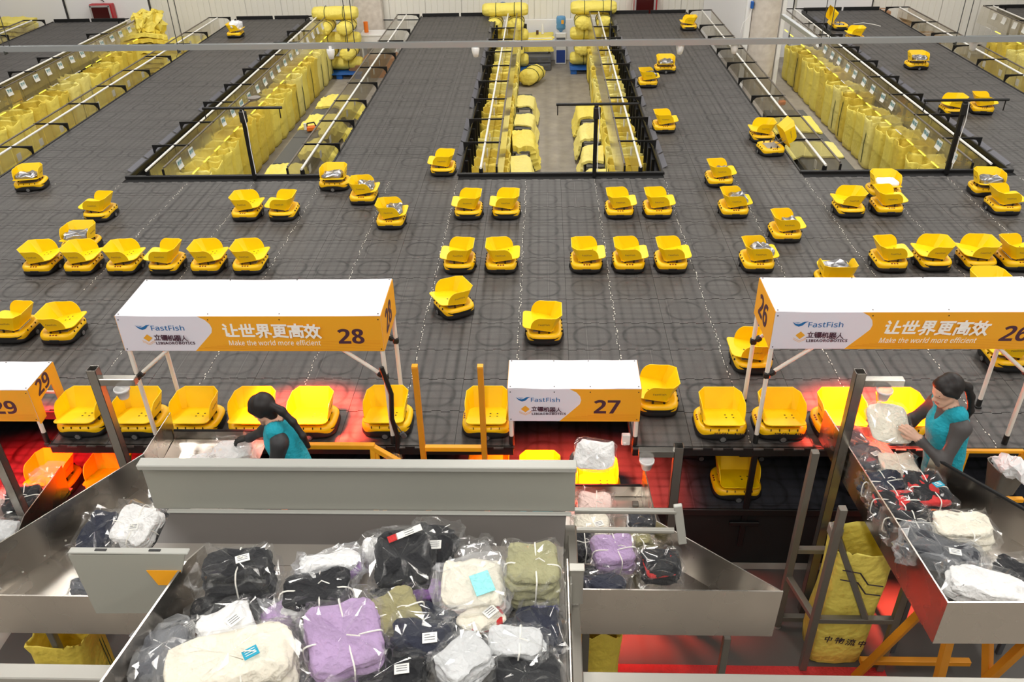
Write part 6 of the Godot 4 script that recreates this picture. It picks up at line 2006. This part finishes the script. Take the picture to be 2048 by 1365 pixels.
# ---- figures: tapered capsules joined with a smooth minimum, meshed as surface nets ----
# bone: [a, b, ra, rb, colour index]; cut: bones subtracted from the field
func net(bones: Array, cell: float, k: float, cols: Array, cuts := []) -> Dictionary:
	var lo := Vector3.INF
	var hi := -Vector3.INF
	for b in bones:
		var r := maxf(b[2], b[3]) + cell * 3.0
		lo = lo.min((b[0] as Vector3).min(b[1]) - Vector3.ONE * r)
		hi = hi.max((b[0] as Vector3).max(b[1]) + Vector3.ONE * r)
	var nx := int((hi.x - lo.x) / cell) + 2
	var ny := int((hi.y - lo.y) / cell) + 2
	var nz := int((hi.z - lo.z) / cell) + 2
	var f := PackedFloat32Array()
	f.resize(nx * ny * nz)
	f.fill(9.0)
	var near := PackedFloat32Array()
	near.resize(f.size())
	near.fill(9.0)
	var ci := PackedByteArray()
	ci.resize(f.size())
	for pass_ in 2:
		for b in (bones if pass_ == 0 else cuts):
			var a: Vector3 = b[0]
			var ab: Vector3 = b[1] - a
			var l2 := maxf(ab.length_squared(), 1e-9)
			var ra: float = b[2]
			var rb: float = b[3]
			var col: int = b[4]
			var pad := maxf(ra, rb) + k + cell * 2.5
			var p0 := (a.min(b[1]) - Vector3.ONE * pad - lo) / cell
			var p1 := (a.max(b[1]) + Vector3.ONE * pad - lo) / cell
			for z in range(maxi(0, int(p0.z)), mini(nz, int(p1.z) + 1)):
				for y in range(maxi(0, int(p0.y)), mini(ny, int(p1.y) + 1)):
					var row := (z * ny + y) * nx
					for x in range(maxi(0, int(p0.x)), mini(nx, int(p1.x) + 1)):
						var p := lo + Vector3(x, y, z) * cell - a
						var t := clampf(p.dot(ab) / l2, 0.0, 1.0)
						var d := (p - ab * t).length() - lerpf(ra, rb, t)
						var i := row + x
						if pass_ == 0:
							if d < near[i]:
								near[i] = d
								ci[i] = col
							var o := f[i]
							var h := maxf(k - absf(o - d), 0.0) / k
							f[i] = minf(o, d) - h * h * k * 0.25
						else:
							f[i] = maxf(f[i], -d)
	var verts := PackedVector3Array()
	var colors := PackedColorArray()
	var idx := PackedInt32Array()
	var at := {}
	var off := [0, 1, nx, nx + 1, nx * ny, nx * ny + 1, nx * ny + nx, nx * ny + nx + 1]
	var edges := [[0, 1], [2, 3], [4, 5], [6, 7], [0, 2], [1, 3], [4, 6], [5, 7], [0, 4], [1, 5], [2, 6], [3, 7]]
	for z in nz - 1:
		for y in ny - 1:
			var row := (z * ny + y) * nx
			for x in nx - 1:
				var i := row + x
				var v0 := f[i]
				if v0 > cell * 2.0 or v0 < -cell * 2.0:
					continue
				var neg := 0
				for o in off:
					if f[i + o] < 0.0:
						neg += 1
				if neg == 0 or neg == 8:
					continue
				var s := Vector3.ZERO
				var n := 0
				for e in edges:
					var a := f[i + off[e[0]]]
					var b := f[i + off[e[1]]]
					if (a < 0.0) != (b < 0.0):
						var t := a / (a - b)
						var pa := Vector3(e[0] & 1, (e[0] >> 1) & 1, e[0] >> 2)
						var pb := Vector3(e[1] & 1, (e[1] >> 1) & 1, e[1] >> 2)
						s += pa.lerp(pb, t)
						n += 1
				at[i] = verts.size()
				verts.push_back(lo + (Vector3(x, y, z) + s / n) * cell)
				colors.push_back(cols[ci[i]])
	for i in at:
		var x: int = i % nx
		var y: int = (i / nx) % ny
		var z: int = i / (nx * ny)
		for ax in 3:
			var st: int = [1, nx, nx * ny][ax]
			var u: int = [nx, nx * ny, 1][ax]
			var w: int = [nx * ny, 1, nx][ax]
			if [y, z, x][ax] == 0 or [z, x, y][ax] == 0:
				continue
			var a := f[i]
			var b := f[i + st]
			if (a < 0.0) == (b < 0.0):
				continue
			if not (at.has(i - u) and at.has(i - w) and at.has(i - u - w)):
				continue
			var q := [at[i], at[i - u], at[i - u - w], at[i - w]]
			if a < 0.0:
				q.reverse()
			idx.append_array([q[0], q[1], q[2], q[0], q[2], q[3]])
	return {"v": verts, "c": colors, "i": idx}

func net_mesh(nets: Array) -> ArrayMesh:
	var st := SurfaceTool.new()
	st.begin(Mesh.PRIMITIVE_TRIANGLES)
	var base := 0
	for n in nets:
		for i in (n.v as PackedVector3Array).size():
			st.set_color(n.c[i])
			st.set_smooth_group(1)
			st.add_vertex(n.v[i])
		for i in n.i:
			st.add_index(base + i)
		base += n.v.size()
	st.generate_normals()
	return st.commit()

# head in its own axes: origin at its middle, +z the face, +y up
func head_bones() -> Array:
	var b := [
		[Vector3(0, 0.035, -0.028), Vector3(0, 0.032, 0.012), 0.083, 0.074, 0], [Vector3(0, -0.015, 0.02), Vector3(0, -0.055, 0.04), 0.06, 0.043, 0],
		[Vector3(-0.014, -0.092, 0.06), Vector3(0.014, -0.092, 0.06), 0.017, 0.017, 0], [Vector3(0, 0.004, 0.083), Vector3(0, -0.026, 0.098), 0.008, 0.011, 0],
		[Vector3(-0.009, -0.03, 0.091), Vector3(0.009, -0.03, 0.091), 0.008, 0.008, 0], [Vector3(-0.016, -0.058, 0.08), Vector3(0.016, -0.058, 0.08), 0.007, 0.007, 1],
		[Vector3(-0.034, 0.012, 0.07), Vector3(-0.015, 0.014, 0.078), 0.011, 0.01, 0], [Vector3(0.034, 0.012, 0.07), Vector3(0.015, 0.014, 0.078), 0.011, 0.01, 0],
		[Vector3(0, -0.07, -0.02), Vector3(0, -0.17, -0.035), 0.05, 0.052, 0]]
	for s in [-1.0, 1.0]:
		b.append([Vector3(0.052 * s, -0.045, 0.0), Vector3(0.02 * s, -0.088, 0.048), 0.024, 0.018, 0])
		b.append([Vector3(0.079 * s, 0.006, -0.012), Vector3(0.074 * s, -0.03, -0.004), 0.012, 0.008, 0])
	return b

func hair_bones(tail: Array) -> Array:
	var b := [[Vector3(0, 0.043, -0.036), Vector3(0, 0.05, -0.002), 0.094, 0.081, 0], [Vector3(0, 0.0, -0.055), Vector3(0, -0.06, -0.05), 0.062, 0.044, 0]]
	for s in [-1.0, 1.0]:
		b.append([Vector3(0.062 * s, 0.05, 0.03), Vector3(0.073 * s, -0.01, -0.03), 0.025, 0.022, 0])
	for i in tail.size() - 1:
		b.append([tail[i], tail[i + 1], lerpf(0.028, 0.02, float(i) / tail.size()), lerpf(0.034, 0.012, float(i) / (tail.size() - 1)), 0])
	return b

func moved(bones: Array, xf: Transform3D) -> Array:
	var o := []
	for b in bones:
		o.append([xf * (b[0] as Vector3), xf * (b[1] as Vector3), b[2], b[3], b[4]])
	return o

# a hand: wrist at the origin, fingers along +z, palm facing -y, thumb on +x; curl in radians
func hand_bones(curl: float, side: float, c: int) -> Array:
	var b := [[Vector3(0, 0, -0.02), Vector3(0, 0, 0.02), 0.024, 0.024, c]]
	var base := [Vector3(0.03, 0, 0.085), Vector3(0.011, 0.003, 0.09), Vector3(-0.009, 0.002, 0.087), Vector3(-0.027, -0.002, 0.08)]
	var lens := [0.072, 0.08, 0.074, 0.058]
	for i in 4:
		var f: Vector3 = base[i]
		b.append([Vector3(f.x * 0.5, 0, 0.02), f, 0.016, 0.011, c])
		var a := 0.15
		var p := f
		for j in 3:
			a += curl * [0.5, 0.9, 0.7][j]
			var q: Vector3 = p + Vector3(f.x * 0.06, -sin(a), cos(a)).normalized() * lens[i] * [0.45, 0.32, 0.25][j]
			b.append([p, q, 0.0095 - 0.0006 * j, 0.009 - 0.0008 * j, c])
			p = q
	b.append([Vector3(0.016, -0.004, 0.02), Vector3(0.042, -0.014, 0.052), 0.015, 0.012, c])
	b.append([Vector3(0.042, -0.014, 0.052), Vector3(0.05, -0.03, 0.082), 0.011, 0.01, c])
	b.append([Vector3(0.05, -0.03, 0.082), Vector3(0.046, -0.044, 0.1), 0.0095, 0.0085, c])
	for e in b:
		e[0] = e[0] * Vector3(side, 1, 1)
		e[1] = e[1] * Vector3(side, 1, 1)
	return b

func aim(at: Vector3, fwd: Vector3, up: Vector3) -> Transform3D:
	var z := fwd.normalized()
	var x := up.cross(z).normalized()
	return Transform3D(Basis(x, z.cross(x), z), at)

# J: joints measured from the figure's own place between the feet
func person(label: String, at: Vector3, J: Dictionary, look: Dictionary) -> Node3D:
	var t := thing("person", label, "person", at)
	var skin := Color(look.skin[0], look.skin[1], look.skin[2])
	var cols := [skin, skin * Color(0.8, 0.45, 0.45), look.sleeve, look.pants, look.shoe, look.glove]
	var body := [
		[J.neck, J.head + (J.neck - J.head) * 0.3, 0.052, 0.05, 0], [J.chest + (J.neck - J.chest) * 0.5, J.chest, 0.085, 0.115, 2], [J.chest, J.waist, 0.118, 0.108, 2], [J.waist, J.pelvis, 0.108, 0.125, 3],
		[J.neck + (J.shL - J.neck) * 0.3, J.shL, 0.055, 0.056, 2], [J.neck + (J.shR - J.neck) * 0.3, J.shR, 0.055, 0.056, 2],
		[J.chest + (J.shL - J.shR) * 0.16, J.waist + (J.shL - J.shR) * 0.12, 0.09, 0.085, 2], [J.chest - (J.shL - J.shR) * 0.16, J.waist - (J.shL - J.shR) * 0.12, 0.09, 0.085, 2]]
	for s in ["L", "R"]:
		body.append_array([[J["sh" + s], J["el" + s], 0.054, 0.043, 2], [J["el" + s], J["wr" + s], 0.043, 0.03, 2], [J["wr" + s], J["wr" + s] + (J["wr" + s] - J["el" + s]).normalized() * 0.02, 0.026, 0.024, 5],
			[J["hip" + s], J["kn" + s], 0.088, 0.058, 3], [J["kn" + s], J["an" + s], 0.056, 0.038, 3], [J["an" + s] + Vector3(0, -0.03, 0), J["an" + s] + look.toes * 0.16 + Vector3(0, -0.035, 0), 0.036, 0.03, 4]])
	var nets := [net(body, 0.013, 0.05, cols)]
	var hx := aim(J.head, look.face, look.up)
	nets.append(net(moved(head_bones(), hx), 0.0045, 0.016, cols))
	for s in ["L", "R"]:
		var d: Vector3 = look["hand" + s]
		nets.append(net(moved(hand_bones(look.curl, 1.0 if s == "L" else -1.0, 5), aim(J["wr" + s] + d.normalized() * 0.012, d, look["back" + s])), 0.0035, 0.007, cols))
	part("body", net_mesh(nets), "flesh", t)
	var tail := []
	for p in look.tail:
		tail.append(hx.affine_inverse() * p if look.get("tail_world", false) else p)
	var hair := net(moved(hair_bones(tail), hx), 0.0065, 0.02, [Color(1, 1, 1)], moved([[Vector3(0, -0.02, 0.1), Vector3(0, -0.12, 0.1), 0.062, 0.07, 0]], hx))
	part("hair", net_mesh([hair]), "hair", t)
	for s in [-1.0, 1.0]:
		var ey := part("eye", MB.new().box(Vector3.ZERO, Vector3(0.022, 0.007, 0.008), 0.003), "hair", t)
		ey.transform = hx * Transform3D(Basis(Vector3.UP, 0.25 * s), Vector3(0.03 * s, 0.002, 0.0775))
		var br := part("eyebrow", MB.new().box(Vector3.ZERO, Vector3(0.03, 0.004, 0.006), 0.002), "hair", t)
		br.transform = hx * Transform3D(Basis(Vector3.UP, 0.3 * s), Vector3(0.031 * s, 0.022, 0.0795))
	part("hair_tie", MB.new().box(Vector3.ZERO, Vector3(0.035, 0.035, 0.03), 0.01), look.tie, t).transform = hx * Transform3D(Basis.IDENTITY, tail[0])
	# vest: the torso a little larger, open at the arms and the neck
	var side: Vector3 = (J.shL - J.shR)
	var vb := [[J.chest + (J.neck - J.chest) * 0.45, J.chest, 0.105, 0.137, 0], [J.chest, J.waist, 0.138, 0.13, 0], [J.waist, J.waist + (J.pelvis - J.waist) * 0.75, 0.13, 0.142, 0],
		[J.neck + side * 0.15, J.neck + side * 0.32, 0.07, 0.07, 0], [J.neck - side * 0.15, J.neck - side * 0.32, 0.07, 0.07, 0],
		[J.chest + side * 0.16, J.waist + side * 0.12, 0.11, 0.105, 0], [J.chest - side * 0.16, J.waist - side * 0.12, 0.11, 0.105, 0]]
	var fw: Vector3 = look.front
	var cuts := [[J.neck + Vector3(0, 0.02, 0), J.neck + Vector3(0, 0.12, 0) + fw * 0.02, 0.078, 0.1, 0], [J.neck + fw * 0.1 + Vector3(0, -0.0, 0), J.chest + fw * 0.17 + Vector3(0, 0.02, 0), 0.06, 0.03, 0],
		[J.shL + side * 0.06, J.shL + (J.elL - J.shL) * 0.5 + side * 0.05, 0.068, 0.064, 0], [J.shR - side * 0.06, J.shR + (J.elR - J.shR) * 0.5 - side * 0.05, 0.068, 0.064, 0],
		[J.pelvis + Vector3(0, -0.16, 0), J.pelvis + Vector3(0, -0.2, 0), 0.16, 0.16, 0]]
	part("vest", net_mesh([net(vb, 0.012, 0.04, [Color(1, 1, 1)], cuts)]), "vest_cyan", t)
	return t

func jset(at: Vector3, d: Dictionary) -> Dictionary:
	var o := {}
	for k in d:
		o[k] = P(d[k][0], d[k][1], d[k][2]) - at
	return o

func people():
	var flesh := mk("flesh", Color.WHITE, 0.6)
	flesh.vertex_color_use_as_albedo = true
	var black := Color(0.012, 0.012, 0.014)
	# the worker bending over the chute of the left booth
	var at := P(-1.6, -0.665, -4.85)
	var J := jset(at, {"head": [-1.835, 0.80, -4.95], "neck": [-1.755, 0.70, -4.93], "chest": [-1.71, 0.57, -4.91], "waist": [-1.65, 0.34, -4.86], "pelvis": [-1.6, 0.15, -4.83],
		"shL": [-1.68, 0.645, -4.75], "shR": [-1.77, 0.645, -5.08], "elL": [-1.76, 0.41, -4.7], "elR": [-1.93, 0.46, -5.14], "wrL": [-1.93, 0.33, -4.82], "wrR": [-2.08, 0.36, -5.17],
		"hipL": [-1.58, 0.1, -4.75], "hipR": [-1.6, 0.1, -4.92], "knL": [-1.63, -0.28, -4.73], "knR": [-1.65, -0.28, -4.94], "anL": [-1.58, -0.6, -4.72], "anR": [-1.6, -0.6, -4.95]})
	person("woman in cyan vest and black sleeves bending over the chute at the long left booth", at, J, {
		"skin": [0.62, 0.36, 0.26], "sleeve": Color(0.03, 0.03, 0.035), "pants": Color(0.02, 0.02, 0.03), "shoe": Color(0.05, 0.05, 0.05), "glove": black, "toes": Vector3(-0.9, 0, -0.4).normalized(), "face": Vector3(-0.85, -0.5, -0.25), "up": Vector3(-0.3, 0.9, -0.1),
		"handL": Vector3(-0.9, -0.3, -0.3), "handR": Vector3(-0.9, -0.25, -0.1), "backL": Vector3(0, 1, 0.2), "backR": Vector3(-0.2, 1, 0), "curl": 0.45, "front": Vector3(-0.9, 0, -0.4).normalized(), "tie": "black_plastic",
		"tail": [Vector3(0, 0.0, -0.115), Vector3(0, -0.06, -0.16), Vector3(0.0, -0.17, -0.19), Vector3(0.01, -0.3, -0.2), Vector3(0.0, -0.4, -0.17)]})
	# the worker holding a garment at the right booth
	at = P(3.27, -0.665, -4.96)
	J = jset(at, {"head": [3.14, 0.945, -5.0], "neck": [3.2, 0.81, -5.0], "chest": [3.22, 0.66, -4.99], "waist": [3.25, 0.4, -4.97], "pelvis": [3.27, 0.2, -4.96],
		"shL": [3.235, 0.745, -4.83], "shR": [3.19, 0.745, -5.16], "elL": [3.14, 0.48, -4.76], "elR": [3.07, 0.51, -5.22], "wrL": [2.985, 0.61, -4.86], "wrR": [2.93, 0.62, -5.12],
		"hipL": [3.27, 0.13, -4.88], "hipR": [3.26, 0.13, -5.05], "knL": [3.23, -0.27, -4.87], "knR": [3.22, -0.27, -5.06], "anL": [3.28, -0.6, -4.86], "anR": [3.27, -0.6, -5.07]})
	person("woman in cyan vest and grey sleeves holding a garment at the long right booth", at, J, {
		"skin": [0.68, 0.40, 0.29], "sleeve": Color(0.075, 0.07, 0.068), "pants": Color(0.02, 0.02, 0.03), "shoe": Color(0.05, 0.05, 0.05), "glove": Color(0.68, 0.42, 0.31), "toes": Vector3(-1, 0, 0.1).normalized(), "face": Vector3(-0.92, -0.3, 0.22), "up": Vector3(-0.2, 0.95, 0),
		"handL": Vector3(-0.7, 0.5, -0.35), "handR": Vector3(-0.8, 0.3, 0.3), "backL": Vector3(0.3, 0.3, 0.9), "backR": Vector3(0.2, 0.6, -0.8), "curl": 0.5, "front": Vector3(-0.98, 0, 0.1).normalized(), "tie": "white_gloss",
		"tail": [Vector3(0, 0.01, -0.12), Vector3(0, -0.04, -0.165), Vector3(0.0, -0.14, -0.185), Vector3(0.01, -0.26, -0.17), Vector3(0.0, -0.33, -0.14)]})
	# the worker of the small booth, standing on the floor behind the back panel with one arm raised
	at = P(0.22, -1.4, -4.9)
	J = jset(at, {"head": [0.2, 0.1, -4.92], "neck": [0.2, -0.03, -4.91], "chest": [0.2, -0.18, -4.9], "waist": [0.2, -0.42, -4.89], "pelvis": [0.2, -0.6, -4.88],
		"shL": [0.04, -0.1, -4.92], "shR": [0.36, -0.1, -4.92], "elL": [0.03, -0.33, -4.98], "elR": [0.43, 0.06, -5.06], "wrL": [0.12, -0.3, -5.2], "wrR": [0.5, 0.27, -5.06],
		"hipL": [0.12, -0.68, -4.88], "hipR": [0.28, -0.68, -4.88], "knL": [0.12, -1.0, -4.91], "knR": [0.28, -1.0, -4.91], "anL": [0.12, -1.33, -4.87], "anR": [0.28, -1.33, -4.87]})
	person("worker hidden behind the grey back panel, one hand raised below the short middle booth", at, J, {
		"skin": [0.62, 0.36, 0.26], "sleeve": Color(0.09, 0.05, 0.05), "pants": Color(0.02, 0.02, 0.03), "shoe": Color(0.05, 0.05, 0.05), "glove": Color(0.62, 0.36, 0.26), "toes": Vector3(0, 0, -1), "face": Vector3(0.3, -0.1, -0.9), "up": Vector3.UP,
		"handL": Vector3(0.5, -0.2, -0.8), "handR": Vector3(0.7, 0.4, 0.1), "backL": Vector3(0, 1, 0), "backR": Vector3(-0.3, 0.4, 0.9), "curl": 0.6, "front": Vector3(0, 0, -1), "tie": "black_plastic",
		"tail": [Vector3(0, 0.0, -0.115), Vector3(0, -0.06, -0.15), Vector3(0.0, -0.17, -0.16)]})
